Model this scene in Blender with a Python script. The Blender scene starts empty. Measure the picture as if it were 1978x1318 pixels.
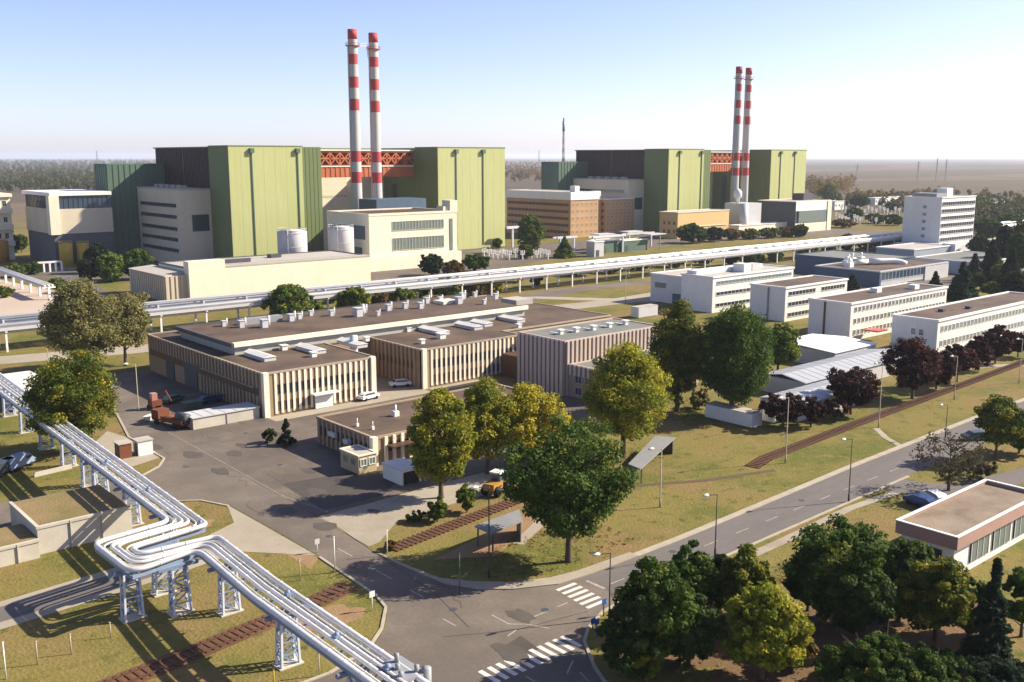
import bpy, math, random
import numpy as np
from mathutils import Vector, Matrix

S = bpy.context.scene
COL = S.collection
R = math.radians
random.seed(7)

# ------------------------------------------------------------------ camera
# world axes follow the plant's own street grid: X runs along the halls, Y runs away from us
FPX, CX, CY, HOR, CAMH = 1939.0, 989.0, 659.0, 303.0, 44.0
PITCH = math.atan((CY - HOR) / FPX)
AZ = R(49.2)
FWD = Vector((math.cos(AZ), math.sin(AZ), 0))
RGT = Vector((math.sin(AZ), -math.cos(AZ), 0))
UPZ = Vector((0, 0, 1))
VD = FWD * math.cos(PITCH) - UPZ * math.sin(PITCH)
VU = FWD * math.sin(PITCH) + UPZ * math.cos(PITCH)
cam_d = bpy.data.cameras.new("camera")
cam = bpy.data.objects.new("camera", cam_d)
COL.objects.link(cam)
cam_d.sensor_width = 36.0
cam_d.lens = FPX / 1978.0 * 36.0
cam_d.clip_start = 0.5
cam_d.clip_end = 90000
m = Matrix((RGT, VU, -VD)).transposed().to_4x4()
m.translation = (0, 0, CAMH)
cam.matrix_world = m
S.camera = cam

# ------------------------------------------------------------------ world, sun, exposure
SUN_EL, SUN_AZ = 34.0, -27.3          # direction towards the sun, azimuth measured from +X to +Y
w = bpy.data.worlds.new("World")
S.world = w
w.use_nodes = True
nt = w.node_tree
bg = nt.nodes["Background"]
sky = nt.nodes.new("ShaderNodeTexSky")
sky.sky_type = 'NISHITA'
sky.sun_disc = False
sky.sun_elevation = R(SUN_EL)
sky.sun_rotation = R(90 - SUN_AZ)
sky.altitude = 100
sky.air_density = 0.65
sky.dust_density = 0.75
sky.ozone_density = 2.4
tint = nt.nodes.new("ShaderNodeMix"); tint.data_type = 'RGBA'; tint.blend_type = 'MULTIPLY'
tint.inputs[0].default_value = 1.0; tint.inputs[7].default_value = (1.16, 0.985, 1.04, 1)     # faint lavender cast of the hazy air
nt.links.new(sky.outputs[0], tint.inputs[6]); nt.links.new(tint.outputs[2], bg.inputs[0])
bg.inputs[1].default_value = 0.092
sl = bpy.data.lights.new("sun", 'SUN')
sl.energy = 4.8
sl.angle = R(0.5)
sl.color = (1.0, 0.89, 0.72)
so = bpy.data.objects.new("sun", sl)
COL.objects.link(so)
sd = Vector((math.cos(R(SUN_EL)) * math.cos(R(SUN_AZ)), math.cos(R(SUN_EL)) * math.sin(R(SUN_AZ)), math.sin(R(SUN_EL))))
so.rotation_euler = sd.to_track_quat('Z', 'Y').to_euler()
so.location = (150, -120, 200)
S.view_settings.view_transform = 'Standard'
S.view_settings.look = 'None'
S.view_settings.gamma = 1
S.view_settings.exposure = 1.2
S.render.engine = 'CYCLES'
S.cycles.use_denoising = True
S.cycles.max_bounces = 6
S.cycles.diffuse_bounces = 3
S.cycles.glossy_bounces = 2
S.cycles.transmission_bounces = 3
S.cycles.transparent_max_bounces = 6
S.cycles.volume_bounces = 1
S.cycles.sample_clamp_indirect = 6

# ------------------------------------------------------------------ helpers
def at(px, py, z=0.0):
    """ground point (or point at height z) seen at a pixel of the photograph"""
    r = VD * FPX + RGT * (px - CX) - VU * (py - CY)
    t = (z - CAMH) / r.z
    return Vector((0, 0, CAMH)) + r * t

def hgt(py, b):
    """height above ground point b that shows at pixel row py"""
    k = (CY - py) / FPX
    q0 = Vector((b[0], b[1], -CAMH))
    a0, a1 = q0.dot(VU) - k * q0.dot(VD), VU.z - k * VD.z
    return -a0 / a1

def mpp(b):
    """metres per photograph pixel at ground point b"""
    return Vector((b[0], b[1], -CAMH)).dot(VD) / FPX

MATS = {}
def mat(name, c, c2=None, rough=0.85, scale=0.25, amt=0.5, metal=0.0, c3=None, scale3=0.04, bump=0.0, spec=0.3, stretch=(1, 1, 1), sharp=0.3):
    """base colour c broken up by two sizes of world-space noise towards c2 and c3"""
    if name in MATS: return MATS[name]
    M = bpy.data.materials.new(name); M.use_nodes = True
    t = M.node_tree; N = t.nodes; L = t.links
    p = N["Principled BSDF"]
    p.inputs["Roughness"].default_value = rough
    p.inputs["Metallic"].default_value = metal
    p.inputs["Specular IOR Level"].default_value = spec
    if c2 is None: c2 = tuple(x * 0.78 for x in c)
    g = N.new("ShaderNodeNewGeometry")
    mp = N.new("ShaderNodeMapping"); mp.inputs["Scale"].default_value = stretch
    L.new(g.outputs["Position"], mp.inputs["Vector"])
    def noise(sc, det=5):
        n = N.new("ShaderNodeTexNoise"); n.inputs["Scale"].default_value = sc; n.inputs["Detail"].default_value = det
        n.inputs["Roughness"].default_value = 0.62
        L.new(mp.outputs[0], n.inputs["Vector"])
        r = N.new("ShaderNodeMapRange"); r.inputs[1].default_value = 0.5 - sharp / 2; r.inputs[2].default_value = 0.5 + sharp / 2
        L.new(n.outputs["Fac"], r.inputs[0])
        return r.outputs[0], n
    def mix(a, b, f, amount):
        x = N.new("ShaderNodeMix"); x.data_type = 'RGBA'
        mu = N.new("ShaderNodeMath"); mu.operation = 'MULTIPLY'; mu.inputs[1].default_value = amount
        L.new(f, mu.inputs[0]); L.new(mu.outputs[0], x.inputs[0])
        if isinstance(a, tuple): x.inputs[6].default_value = (*a, 1)
        else: L.new(a, x.inputs[6])
        x.inputs[7].default_value = (*b, 1)
        return x.outputs[2]
    f, nn = noise(scale)
    out = mix(c, c2, f, amt)
    if c3 is not None:
        f3, _ = noise(scale3, 6)
        out = mix(out, c3, f3, 0.75)
    ff, nf = noise(scale * 7 + 0.8, 3)
    out = mix(out, tuple(x * 0.72 for x in c), ff, 0.28)
    L.new(out, p.inputs["Base Color"])
    if bump:
        b = N.new("ShaderNodeBump"); b.inputs["Strength"].default_value = bump; b.inputs["Distance"].default_value = 0.3
        L.new(nf.outputs["Fac"], b.inputs["Height"]); L.new(b.outputs[0], p.inputs["Normal"])
    MATS[name] = M
    return M

def leafmat(name, c, c2, c3=None):
    """leaf colour picked per leaf clump by the face attribute 'tint' and per tree at random"""
    if name in MATS: return MATS[name]
    M = bpy.data.materials.new(name); M.use_nodes = True
    t = M.node_tree; N = t.nodes; L = t.links
    p = N["Principled BSDF"]; p.inputs["Roughness"].default_value = 0.7; p.inputs["Specular IOR Level"].default_value = 0.15
    a = N.new("ShaderNodeAttribute"); a.attribute_name = "tint"
    ramp = N.new("ShaderNodeValToRGB")
    e = ramp.color_ramp.elements
    e[0].position = 0.1; e[0].color = (*c, 1); e[1].position = 0.75; e[1].color = (*c2, 1)
    if c3: x = e.new(0.97); x.color = (*c3, 1)
    L.new(a.outputs["Fac"], ramp.inputs[0])
    oi = N.new("ShaderNodeObjectInfo")
    hs = N.new("ShaderNodeHueSaturation"); hs.inputs["Saturation"].default_value = 1.0
    mr = N.new("ShaderNodeMapRange"); mr.inputs[3].default_value = 0.85; mr.inputs[4].default_value = 1.18
    L.new(oi.outputs["Random"], mr.inputs[0]); L.new(mr.outputs[0], hs.inputs["Value"])
    L.new(ramp.outputs[0], hs.inputs["Color"]); L.new(hs.outputs[0], p.inputs["Base Color"])
    tr = N.new("ShaderNodeBsdfTranslucent"); L.new(hs.outputs[0], tr.inputs["Color"])
    mx = N.new("ShaderNodeMixShader"); mx.inputs[0].default_value = 0.36
    L.new(p.outputs[0], mx.inputs[1]); L.new(tr.outputs[0], mx.inputs[2])
    L.new(mx.outputs[0], N["Material Output"].inputs["Surface"])
    MATS[name] = M
    return M

class MB:
    """collects shapes in world coordinates, then links them as ONE mesh object"""
    def __init__(s): s.v = []; s.f = []; s.m = []; s.sm = []; s.cur = 0; s.smooth = False
    def add(s, vs, fs):
        o = len(s.v); s.v += [tuple(p) for p in vs]
        for f in fs: s.f.append([i + o for i in f]); s.m.append(s.cur); s.sm.append(s.smooth)
        return s
    def box(s, x0, x1, y0, y1, z0, z1):
        return s.add([(x0, y0, z0), (x1, y0, z0), (x1, y1, z0), (x0, y1, z0), (x0, y0, z1), (x1, y0, z1), (x1, y1, z1), (x0, y1, z1)],
                     [(0, 3, 2, 1), (4, 5, 6, 7), (0, 1, 5, 4), (1, 2, 6, 5), (2, 3, 7, 6), (3, 0, 4, 7)])
    def prism(s, poly, z0, z1):
        a = sum(poly[i][0] * poly[(i + 1) % len(poly)][1] - poly[(i + 1) % len(poly)][0] * poly[i][1] for i in range(len(poly)))
        if a < 0: poly = poly[::-1]
        n = len(poly)
        return s.add([(p[0], p[1], z0) for p in poly] + [(p[0], p[1], z1) for p in poly],
                     [tuple(range(n))[::-1], tuple(range(n, 2 * n))] + [(i, (i + 1) % n, (i + 1) % n + n, i + n) for i in range(n)])
    def sheet(s, poly, z):
        a = sum(poly[i][0] * poly[(i + 1) % len(poly)][1] - poly[(i + 1) % len(poly)][0] * poly[i][1] for i in range(len(poly)))
        if a < 0: poly = poly[::-1]
        return s.add([(p[0], p[1], z) for p in poly], [tuple(range(len(poly)))])
    def strip(s, pts, w_, z, h=0.0):
        """a band of width w_ along a ground polyline; with h a raised kerb"""
        P = [Vector((p[0], p[1])) for p in pts]
        for i in range(len(P) - 1):
            d = (P[i + 1] - P[i])
            if d.length < 1e-6: continue
            n = Vector((-d.y, d.x)).normalized() * w_ / 2
            q = [P[i] - n, P[i + 1] - n, P[i + 1] + n, P[i] + n]
            if h: s.prism([tuple(x) for x in q], z, z + h)
            else: s.sheet([tuple(x) for x in q], z + 0.0006 * (i % 2))
        return s
    def bar(s, p, q, t, t2=None):
        """square bar from p to q"""
        p, q = Vector(p), Vector(q); d = (q - p).normalized()
        a = d.cross(Vector((0, 0, 1)) if abs(d.z) < 0.9 else Vector((1, 0, 0))).normalized(); b = d.cross(a)
        a, b = a * t / 2, b * (t2 or t) / 2
        return s.add([p - a - b, p + a - b, p + a + b, p - a + b, q - a - b, q + a - b, q + a + b, q - a + b],
                     [(0, 1, 2, 3), (7, 6, 5, 4), (0, 4, 5, 1), (1, 5, 6, 2), (2, 6, 7, 3), (3, 7, 4, 0)])
    def tube(s, pts, rad, n=10, caps=True):
        P = [Vector(p) for p in pts]; rs = rad if isinstance(rad, (list, tuple)) else [rad] * len(P)
        vs, fs = [], []
        for i, p in enumerate(P):
            d = (P[min(i + 1, len(P) - 1)] - P[max(i - 1, 0)]).normalized()
            a = d.cross(Vector((0, 0, 1)) if abs(d.z) < 0.95 else Vector((1, 0, 0))).normalized(); b = d.cross(a)
            for k in range(n):
                t = 2 * math.pi * k / n
                vs.append(p + (a * math.cos(t) + b * math.sin(t)) * rs[i])
        for i in range(len(P) - 1):
            for k in range(n):
                k2 = (k + 1) % n
                fs.append((i * n + k, (i + 1) * n + k, (i + 1) * n + k2, i * n + k2))
        if caps: fs += [tuple(range(n)), tuple(range((len(P) - 1) * n, len(P) * n))[::-1]]
        sm = s.smooth; s.smooth = n >= 8
        s.add(vs, fs); s.smooth = sm
        return s
    def cyl(s, x, y, z0, z1, r, n=20, r1=None):
        return s.tube([(x, y, z0), (x, y, z1)], [r, r if r1 is None else r1], n)
    def lathe(s, x, y, prof, n=20):
        return s.tube([(x, y, z) for r, z in prof], [r for r, z in prof], n)
    def build(s, name, mats, parent=None, org=None):
        o3 = org if org is not None else (root_loc(parent) if parent else Vector((0, 0, 0)))
        me = bpy.data.meshes.new(name)
        me.from_pydata([(v[0] - o3[0], v[1] - o3[1], v[2] - o3[2]) for v in s.v], [], s.f)
        for mm in (mats if isinstance(mats, (list, tuple)) else [mats]): me.materials.append(mm)
        me.polygons.foreach_set("material_index", s.m)
        me.polygons.foreach_set("use_smooth", s.sm)
        me.update()
        o = bpy.data.objects.new(name, me); COL.objects.link(o)
        if parent: o.parent = parent
        elif org is not None: o.location = o3
        return o

def root_loc(o):
    while o.parent is not None: o = o.parent
    return o.location

def tag(o, label=None, cat=None, group=None, kind=None):
    if label: o["label"] = label
    if cat: o["category"] = cat
    if group: o["group"] = group
    if kind: o["kind"] = kind
    return o

def thing(name, label, cat, loc, group=None, rz=0.0):
    o = bpy.data.objects.new(name, None); COL.objects.link(o)
    o.empty_display_size = 0.3
    o.location = (loc[0], loc[1], loc[2] if len(loc) > 2 else 0.0); o.rotation_euler = (0, 0, rz)
    return tag(o, label, cat, group)

def dup_mesh(src, name, parent, loc):
    """another object with src's mesh; loc is a world position, parent an unrotated thing (or part of one)"""
    o = bpy.data.objects.new(name, src.data); COL.objects.link(o)
    o.parent = parent; o.location = Vector(loc) - root_loc(parent)
    return o

def dup(root, loc, rz=None, label=None, scale=None):
    """a copy of a thing with copies of its parts and sub-parts"""
    r = root.copy(); COL.objects.link(r); r.location = (loc[0], loc[1], loc[2] if len(loc) > 2 else 0.0)
    if rz is not None: r.rotation_euler = (0, 0, rz)
    if label: r["label"] = label
    if scale is not None: r.scale = scale if isinstance(scale, (tuple, list)) else (scale,) * 3
    for ch in list(root.children):
        c = ch.copy(); COL.objects.link(c); c.parent = r
        for g in list(ch.children):
            d = g.copy(); COL.objects.link(d); d.parent = c
    return r

def struct(name, mb, m):
    return tag(mb.build(name, m), kind='structure')

# ------------------------------------------------------------------ materials
M_asph = mat("asphalt", (0.135, 0.112, 0.09), (0.178, 0.149, 0.12), scale=0.16, amt=0.9, c3=(0.098, 0.082, 0.067), scale3=0.07, bump=0.15, sharp=0.2)
M_asph2 = mat("worn asphalt", (0.12, 0.098, 0.08), (0.162, 0.133, 0.105), scale=0.22, amt=0.9, c3=(0.082, 0.068, 0.057), scale3=0.08, bump=0.15, sharp=0.2)
M_asph3 = mat("road asphalt", (0.115, 0.104, 0.098), (0.088, 0.08, 0.076), scale=0.3, amt=0.7, c3=(0.15, 0.134, 0.122), scale3=0.06, bump=0.12, stretch=(.2, 1, 1), sharp=0.22)
M_conc = mat("pale concrete", (0.3, 0.26, 0.2), (0.21, 0.18, 0.135), scale=0.3, amt=0.8, c3=(0.36, 0.32, 0.25), bump=0.1)
M_kerb = mat("kerb stone", (0.38, 0.335, 0.26), (0.26, 0.23, 0.175), scale=0.6, amt=0.7)
M_paint = mat("road paint", (0.62, 0.6, 0.56), (0.4, 0.38, 0.35), scale=1.6, amt=0.7)
M_paint2 = mat("worn road paint", (0.4, 0.37, 0.33), (0.2, 0.18, 0.155), scale=1.2, amt=0.9)
M_rust = mat("rust brown ballast", (0.13, 0.055, 0.025), (0.17, 0.09, 0.04), scale=0.6, amt=0.7, c3=(0.085, 0.045, 0.022), scale3=0.1, bump=0.4)
M_rail = mat("rail steel", (0.1, 0.05, 0.03), rough=0.5)
M_soil = mat("bare soil", (0.22, 0.13, 0.065), (0.28, 0.19, 0.1), scale=0.4, amt=0.7, bump=0.3)
M_white = mat("white paint", (0.74, 0.73, 0.69), (0.6, 0.58, 0.53), scale=0.3, amt=0.5, rough=0.5)
M_white2 = mat("white plaster", (0.72, 0.7, 0.64), (0.58, 0.55, 0.49), scale=0.12, amt=0.5, stretch=(1, 1, .35))
M_cream = mat("cream plaster", (0.7, 0.65, 0.5), (0.6, 0.55, 0.41), scale=0.08, amt=0.6, stretch=(1, 1, .3))
M_creamg = mat("beige panel", (0.56, 0.5, 0.38), (0.46, 0.41, 0.3), scale=0.1, amt=0.6, stretch=(1, 1, .3))
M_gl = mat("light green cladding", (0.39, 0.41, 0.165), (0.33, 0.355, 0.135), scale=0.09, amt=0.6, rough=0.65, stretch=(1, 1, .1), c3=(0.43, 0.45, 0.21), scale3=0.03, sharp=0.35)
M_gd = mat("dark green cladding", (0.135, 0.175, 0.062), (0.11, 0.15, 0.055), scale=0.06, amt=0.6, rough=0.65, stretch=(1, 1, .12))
M_gt = mat("teal green cladding", (0.085, 0.14, 0.1), (0.065, 0.11, 0.08), scale=0.08, amt=0.6, rough=0.6, stretch=(1, 1, .15))
M_brown = mat("dark brown cladding", (0.035, 0.017, 0.014), (0.05, 0.022, 0.016), scale=0.1, amt=0.7, rough=0.7)
M_redst = mat("red oxide steel", (0.42, 0.11, 0.045), (0.5, 0.17, 0.06), scale=0.3, amt=0.6, rough=0.6)
M_red = mat("chimney red", (0.4, 0.05, 0.05), (0.33, 0.045, 0.045), scale=0.2, amt=0.6, rough=0.7)
M_chimw = mat("chimney concrete", (0.47, 0.46, 0.43), (0.38, 0.37, 0.34), scale=0.2, amt=0.6, stretch=(1, 1, .15))
M_roof = mat("brown gravel roof", (0.088, 0.059, 0.04), (0.052, 0.038, 0.029), scale=0.16, amt=0.9, c3=(0.135, 0.093, 0.062), scale3=0.11, bump=0.2, sharp=0.22)
M_roofg = mat("grey bitumen roof", (0.15, 0.155, 0.14), (0.11, 0.115, 0.105), scale=0.3, amt=0.7, c3=(0.2, 0.2, 0.185), scale3=0.12)
M_roofl = mat("pale grey roof", (0.4, 0.37, 0.33), (0.32, 0.3, 0.26), scale=0.15, amt=0.7)
M_glass = mat("dark window glass", (0.025, 0.032, 0.04), rough=0.12, spec=0.6, amt=0.3)
M_glassb = mat("blue tinted glass", (0.035, 0.065, 0.1), rough=0.15, spec=0.6, amt=0.3)
M_glassg = mat("grey green glazing", (0.16, 0.2, 0.18), (0.11, 0.14, 0.13), rough=0.2, spec=0.5, scale=0.8)
M_wbrown = mat("brown window panel", (0.09, 0.05, 0.028), (0.06, 0.034, 0.02), scale=0.5, rough=0.5)
M_panel = mat("ochre wall panel", (0.29, 0.21, 0.13), (0.23, 0.16, 0.1), scale=0.3, amt=0.6)
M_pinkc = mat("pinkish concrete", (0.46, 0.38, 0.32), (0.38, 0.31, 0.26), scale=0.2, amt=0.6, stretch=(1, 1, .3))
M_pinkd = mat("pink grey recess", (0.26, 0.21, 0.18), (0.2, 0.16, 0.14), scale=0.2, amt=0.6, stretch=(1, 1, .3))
M_brick = mat("orange brick", (0.46, 0.28, 0.14), (0.38, 0.22, 0.105), scale=0.15, amt=0.7)
M_orange = mat("sandy render", (0.6, 0.42, 0.19), (0.52, 0.35, 0.15), scale=0.1, amt=0.5)
M_grey = mat("grey metal", (0.26, 0.27, 0.28), (0.2, 0.21, 0.22), scale=0.3, rough=0.5)
M_greyd = mat("dark grey metal", (0.07, 0.075, 0.085), (0.05, 0.052, 0.06), scale=0.3, rough=0.5)
M_greyl = mat("light grey sheet", (0.5, 0.5, 0.5), (0.42, 0.42, 0.43), scale=0.3, rough=0.5)
M_silver = mat("silver pipe cladding", (0.62, 0.61, 0.6), (0.44, 0.44, 0.46), rough=0.42, metal=0.25, scale=0.9, amt=0.7, spec=0.5, c3=(0.7, 0.69, 0.66), scale3=0.3)
M_steelw = mat("pale blue steel", (0.56, 0.59, 0.64), (0.42, 0.45, 0.5), rough=0.5, scale=0.8)
M_steelb = mat("blue grey steel", (0.2, 0.26, 0.36), (0.14, 0.19, 0.27), rough=0.5, scale=0.6)
M_wallc = mat("weathered concrete wall", (0.5, 0.46, 0.38), (0.36, 0.33, 0.27), scale=0.25, amt=0.7)
M_blue = mat("blue sheet", (0.03, 0.09, 0.33), (0.05, 0.14, 0.42), scale=0.4, rough=0.4)
M_bluew = mat("slate blue panel", (0.07, 0.11, 0.16), (0.05, 0.085, 0.13), scale=0.3, rough=0.5)
M_yellow = mat("yellow paint", (0.5, 0.36, 0.05), (0.4, 0.27, 0.04), scale=0.6, rough=0.5)
M_amber = mat("amber machine paint", (0.36, 0.19, 0.035), (0.24, 0.11, 0.025), scale=0.9, rough=0.6)
M_or2 = mat("rusty orange paint", (0.17, 0.055, 0.025), (0.1, 0.034, 0.018), scale=0.8, rough=0.8)
M_black = mat("black rubber", (0.015, 0.015, 0.017), rough=0.8)
M_carw = mat("white car paint", (0.75, 0.75, 0.75), rough=0.25, spec=0.5, amt=0.1)
M_carr = mat("red car paint", (0.42, 0.03, 0.025), rough=0.25, spec=0.5, amt=0.1)
M_card = mat("dark car paint", (0.03, 0.04, 0.05), rough=0.25, spec=0.5, amt=0.1)
M_carb = mat("blue car paint", (0.02, 0.045, 0.16), rough=0.25, spec=0.5, amt=0.1)
M_bark = mat("tree bark", (0.1, 0.07, 0.045), (0.06, 0.042, 0.03), scale=1.5, bump=0.3)
M_barkp = mat("pale bark", (0.24, 0.19, 0.13), (0.14, 0.11, 0.08), scale=1.5, bump=0.3)
M_tan = mat("tan hut panel", (0.42, 0.34, 0.2), (0.34, 0.27, 0.16), scale=0.5)
M_poled = mat("dark lamp post", (0.055, 0.045, 0.038), rough=0.6)
M_poleb = mat("weathered lamp post", (0.4, 0.34, 0.25), (0.28, 0.23, 0.17), rough=0.7)
M_lampw = mat("lamp housing", (0.75, 0.73, 0.68), rough=0.4)

L_dark = leafmat("dark oak leaves", (0.028, 0.062, 0.009), (0.07, 0.12, 0.015), (0.17, 0.18, 0.026))
L_deep = leafmat("deep green leaves", (0.022, 0.046, 0.009), (0.05, 0.085, 0.015), (0.11, 0.13, 0.024))
L_lime = leafmat("yellowing lime leaves", (0.13, 0.165, 0.016), (0.31, 0.30, 0.026), (0.48, 0.40, 0.036))
L_yel = leafmat("autumn yellow leaves", (0.26, 0.24, 0.024), (0.46, 0.39, 0.034), (0.6, 0.48, 0.05))
L_olive = leafmat("pale olive leaves", (0.15, 0.15, 0.05), (0.25, 0.235, 0.085), (0.33, 0.27, 0.1))
L_mid = leafmat("mid green leaves", (0.055, 0.1, 0.015), (0.13, 0.175, 0.024), (0.27, 0.25, 0.035))
L_mixy = leafmat("green leaves turning yellow", (0.05, 0.09, 0.013), (0.165, 0.175, 0.02), (0.42, 0.32, 0.03))
L_purp = leafmat("purple plum leaves", (0.026, 0.010, 0.012), (0.06, 0.02, 0.018), (0.13, 0.042, 0.03))
L_con = leafmat("conifer needles", (0.010, 0.024, 0.012), (0.022, 0.042, 0.018), (0.04, 0.06, 0.022))
L_rust = leafmat("rusty autumn leaves", (0.09, 0.07, 0.02), (0.18, 0.11, 0.028), (0.28, 0.14, 0.03))
L_bare = leafmat("sparse brown leaves", (0.04, 0.035, 0.018), (0.07, 0.06, 0.03))
L_far = leafmat("distant wood leaves", (0.04, 0.05, 0.018), (0.08, 0.085, 0.03), (0.12, 0.105, 0.04))

# ------------------------------------------------------------------ ground, roads, paths
def ground_material():
    M = bpy.data.materials.new("grass and farmland"); M.use_nodes = True
    t = M.node_tree; N = t.nodes; L = t.links; p = N["Principled BSDF"]
    p.inputs["Roughness"].default_value = 0.95; p.inputs["Specular IOR Level"].default_value = 0.1
    g = N.new("ShaderNodeNewGeometry")
    def noise(sc, lo, hi, det=6, ro=0.62):
        n = N.new("ShaderNodeTexNoise"); n.inputs["Scale"].default_value = sc; n.inputs["Detail"].default_value = det
        n.inputs["Roughness"].default_value = ro
        L.new(g.outputs["Position"], n.inputs["Vector"])
        r = N.new("ShaderNodeMapRange"); r.interpolation_type = 'SMOOTHSTEP'
        r.inputs[1].default_value = lo; r.inputs[2].default_value = hi
        L.new(n.outputs["Fac"], r.inputs[0]); return r.outputs[0]
    def mix(a, b, f):
        x = N.new("ShaderNodeMix"); x.data_type = 'RGBA'; L.new(f, x.inputs[0])
        for i, c in ((6, a), (7, b)):
            if isinstance(c, tuple): x.inputs[i].default_value = (*c, 1)
            else: L.new(c, x.inputs[i])
        return x.outputs[2]
    a = mix((0.165, 0.137, 0.04), (0.1, 0.107, 0.023), noise(0.07, 0.42, 0.62))
    a = mix(a, (0.19, 0.13, 0.055), noise(0.045, 0.47, 0.64))
    a = mix(a, (0.2, 0.145, 0.066), noise(0.16, 0.58, 0.74, 8))
    a = mix(a, (0.062, 0.075, 0.016), noise(0.5, 0.52, 0.75, 4))
    a = mix(a, (0.2, 0.16, 0.062), noise(0.9, 0.5, 0.72, 5, .75))
    a = mix(a, (0.055, 0.066, 0.016), noise(2.4, 0.58, 0.7, 4, .75))
    a = mix(a, (0.22, 0.17, 0.085), noise(1.6, 0.62, 0.8, 3))
    vo = N.new("ShaderNodeTexVoronoi"); vo.inputs["Scale"].default_value = 0.0016
    mp = N.new("ShaderNodeMapping"); mp.inputs["Scale"].default_value = (0.55, 1.6, 1); mp.inputs["Rotation"].default_value = (0, 0, 0.5)
    L.new(g.outputs["Position"], mp.inputs[0]); L.new(mp.outputs[0], vo.inputs["Vector"])
    sp = N.new("ShaderNodeSeparateColor"); L.new(vo.outputs["Color"], sp.inputs[0])
    rp = N.new("ShaderNodeValToRGB"); e = rp.color_ramp.elements
    e[0].color = (0.085, 0.068, 0.05, 1); e[1].color = (0.13, 0.1, 0.072, 1)
    for pos, c in ((0.3, (0.105, 0.082, 0.06)), (0.5, (0.09, 0.085, 0.045)), (0.7, (0.14, 0.11, 0.078))):
        x = e.new(pos); x.color = (*c, 1)
    L.new(sp.outputs[0], rp.inputs[0])
    fld = mix(rp.outputs[0], (0.085, 0.068, 0.045), noise(0.012, 0.45, 0.7))
    ln = N.new("ShaderNodeVectorMath"); ln.operation = 'LENGTH'; L.new(g.outputs["Position"], ln.inputs[0])
    r = N.new("ShaderNodeMapRange"); r.inputs[1].default_value = 620; r.inputs[2].default_value = 900
    L.new(ln.outputs["Value"], r.inputs[0])
    a = mix(a, fld, r.outputs[0])
    L.new(a, p.inputs["Base Color"])
    n = N.new("ShaderNodeTexNoise"); n.inputs["Scale"].default_value = 3.0; L.new(g.outputs["Position"], n.inputs["Vector"])
    b = N.new("ShaderNodeBump"); b.inputs["Strength"].default_value = 0.5; b.inputs["Distance"].default_value = 0.25
    L.new(n.outputs["Fac"], b.inputs["Height"]); L.new(b.outputs[0], p.inputs["Normal"])
    return M

G = 26000
struct("ground", MB().sheet([(-G, -G), (G, -G), (G, G), (-G, G)], 0), ground_material())

def arc(cx, cy, r, a0, a1, n=8):
    return [(cx + r * math.cos(R(a0 + (a1 - a0) * i / n)), cy + r * math.sin(R(a0 + (a1 - a0) * i / n))) for i in range(n + 1)]

# street running away from us past the workshop, and the junction with the main street
r1 = [(73.8, 206), (70.2, 209), (60.5, 180), (55.0, 157), (54.7, 141.9), (52.5, 138.5), (49, 136), (25, 137), (25, 125.5), (47, 124.5), (51.0, 121), (52.8, 116.5),
      (53.1, 106.6), (53.1, 94.2), (52.4, 81.7), (51.6, 78.6), (48.8, 75.0), (45.5, 72.4), (40.5, 70.9), (20, 70.9), (20, 61), (50, 61), (50, 20), (58, 20),
      (57.4, 54.6), (58.6, 57), (61.2, 60.9), (63.3, 62.6), (66.8, 64.2), (70, 64.6), (95, 65.2), (130, 66), (300, 66.6), (300, 74.8), (169, 74.2), (127, 73.2), (88, 71.2),
      (78, 71.0), (68.1, 71.5), (64.0, 73.6), (61.2, 76.0), (59.6, 79), (59.0, 84), (58.5, 92), (59.0, 105.5), (61, 157)]
struct("road", MB().sheet(r1, 0.020), M_asph)
struct("road", MB().sheet([(70.5, 64.9), (95, 65.4), (130, 66.2), (300, 66.8), (300, 74.6), (169, 74.0), (127, 73.0), (88, 71.0), (71.5, 71.0)], 0.026), M_asph3)
struct("yard", MB().sheet([(58.95, 106.0), (60.85, 157), (73.7, 206), (77.2, 206), (77.2, 150.2), (111, 150.2), (126, 150.2), (126, 140), (140, 120), (112, 118), (100, 106.2), (79, 106.2)], 0.024), M_asph2)
struct("pavement", MB().sheet([(58.8, 93.2), (60.5, 93.6), (66, 98), (79, 98.5), (86, 96.6), (97, 96.6), (100, 106), (78, 106), (67, 105.6), (59.2, 105.6)], 0.028), M_conc)
struct("pavement", MB().sheet([(77.2, 150.4), (110, 150.4), (110, 153.6), (99.6, 153.6), (99.6, 171.5), (110, 171.5), (110, 153.6), (126, 153.6), (126, 150.4)][:3] + [(110, 171), (99.8, 171), (99.8, 153.7), (77.2, 153.7)], 0.030), M_conc)
struct("pavement", MB().sheet([(111.2, 150.4), (126, 150.4), (126, 153.7), (111.2, 153.7)], 0.031), M_conc)
# pavement strip round the corner and kerbs
inner = [(58.6, 90.5), (58.9, 86), (59.6, 80.8), (61.6, 77.9), (64.9, 74.8), (68.6, 73.2), (72, 72.6), (80, 72.4)]
outer = [(58.3, 90.5), (58.5, 85), (59.2, 79.2), (60.9, 76.0), (63.8, 73.5), (68.1, 71.45), (72.5, 71.1), (80, 71.1)]
struct("pavement", MB().prism(inner + outer[::-1], 0.0, 0.13), M_conc)
struct("kerb", MB().strip([(80, 71.5), (88, 71.6), (106, 72.4), (127, 73.4), (169, 74.4), (300, 75.2)], 0.9, 0, 0.12), M_kerb)
struct("kerb", MB().strip([(66.8, 63.9), (70, 64.3), (95, 64.9), (130, 65.7)], 0.35, 0, 0.12), M_kerb)
struct("kerb", MB().strip([(57.2, 52), (57.5, 54.6), (58.7, 57), (61.3, 60.8), (63.4, 62.4), (66.8, 63.9)], 0.3, 0, 0.12), M_kerb)
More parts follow.
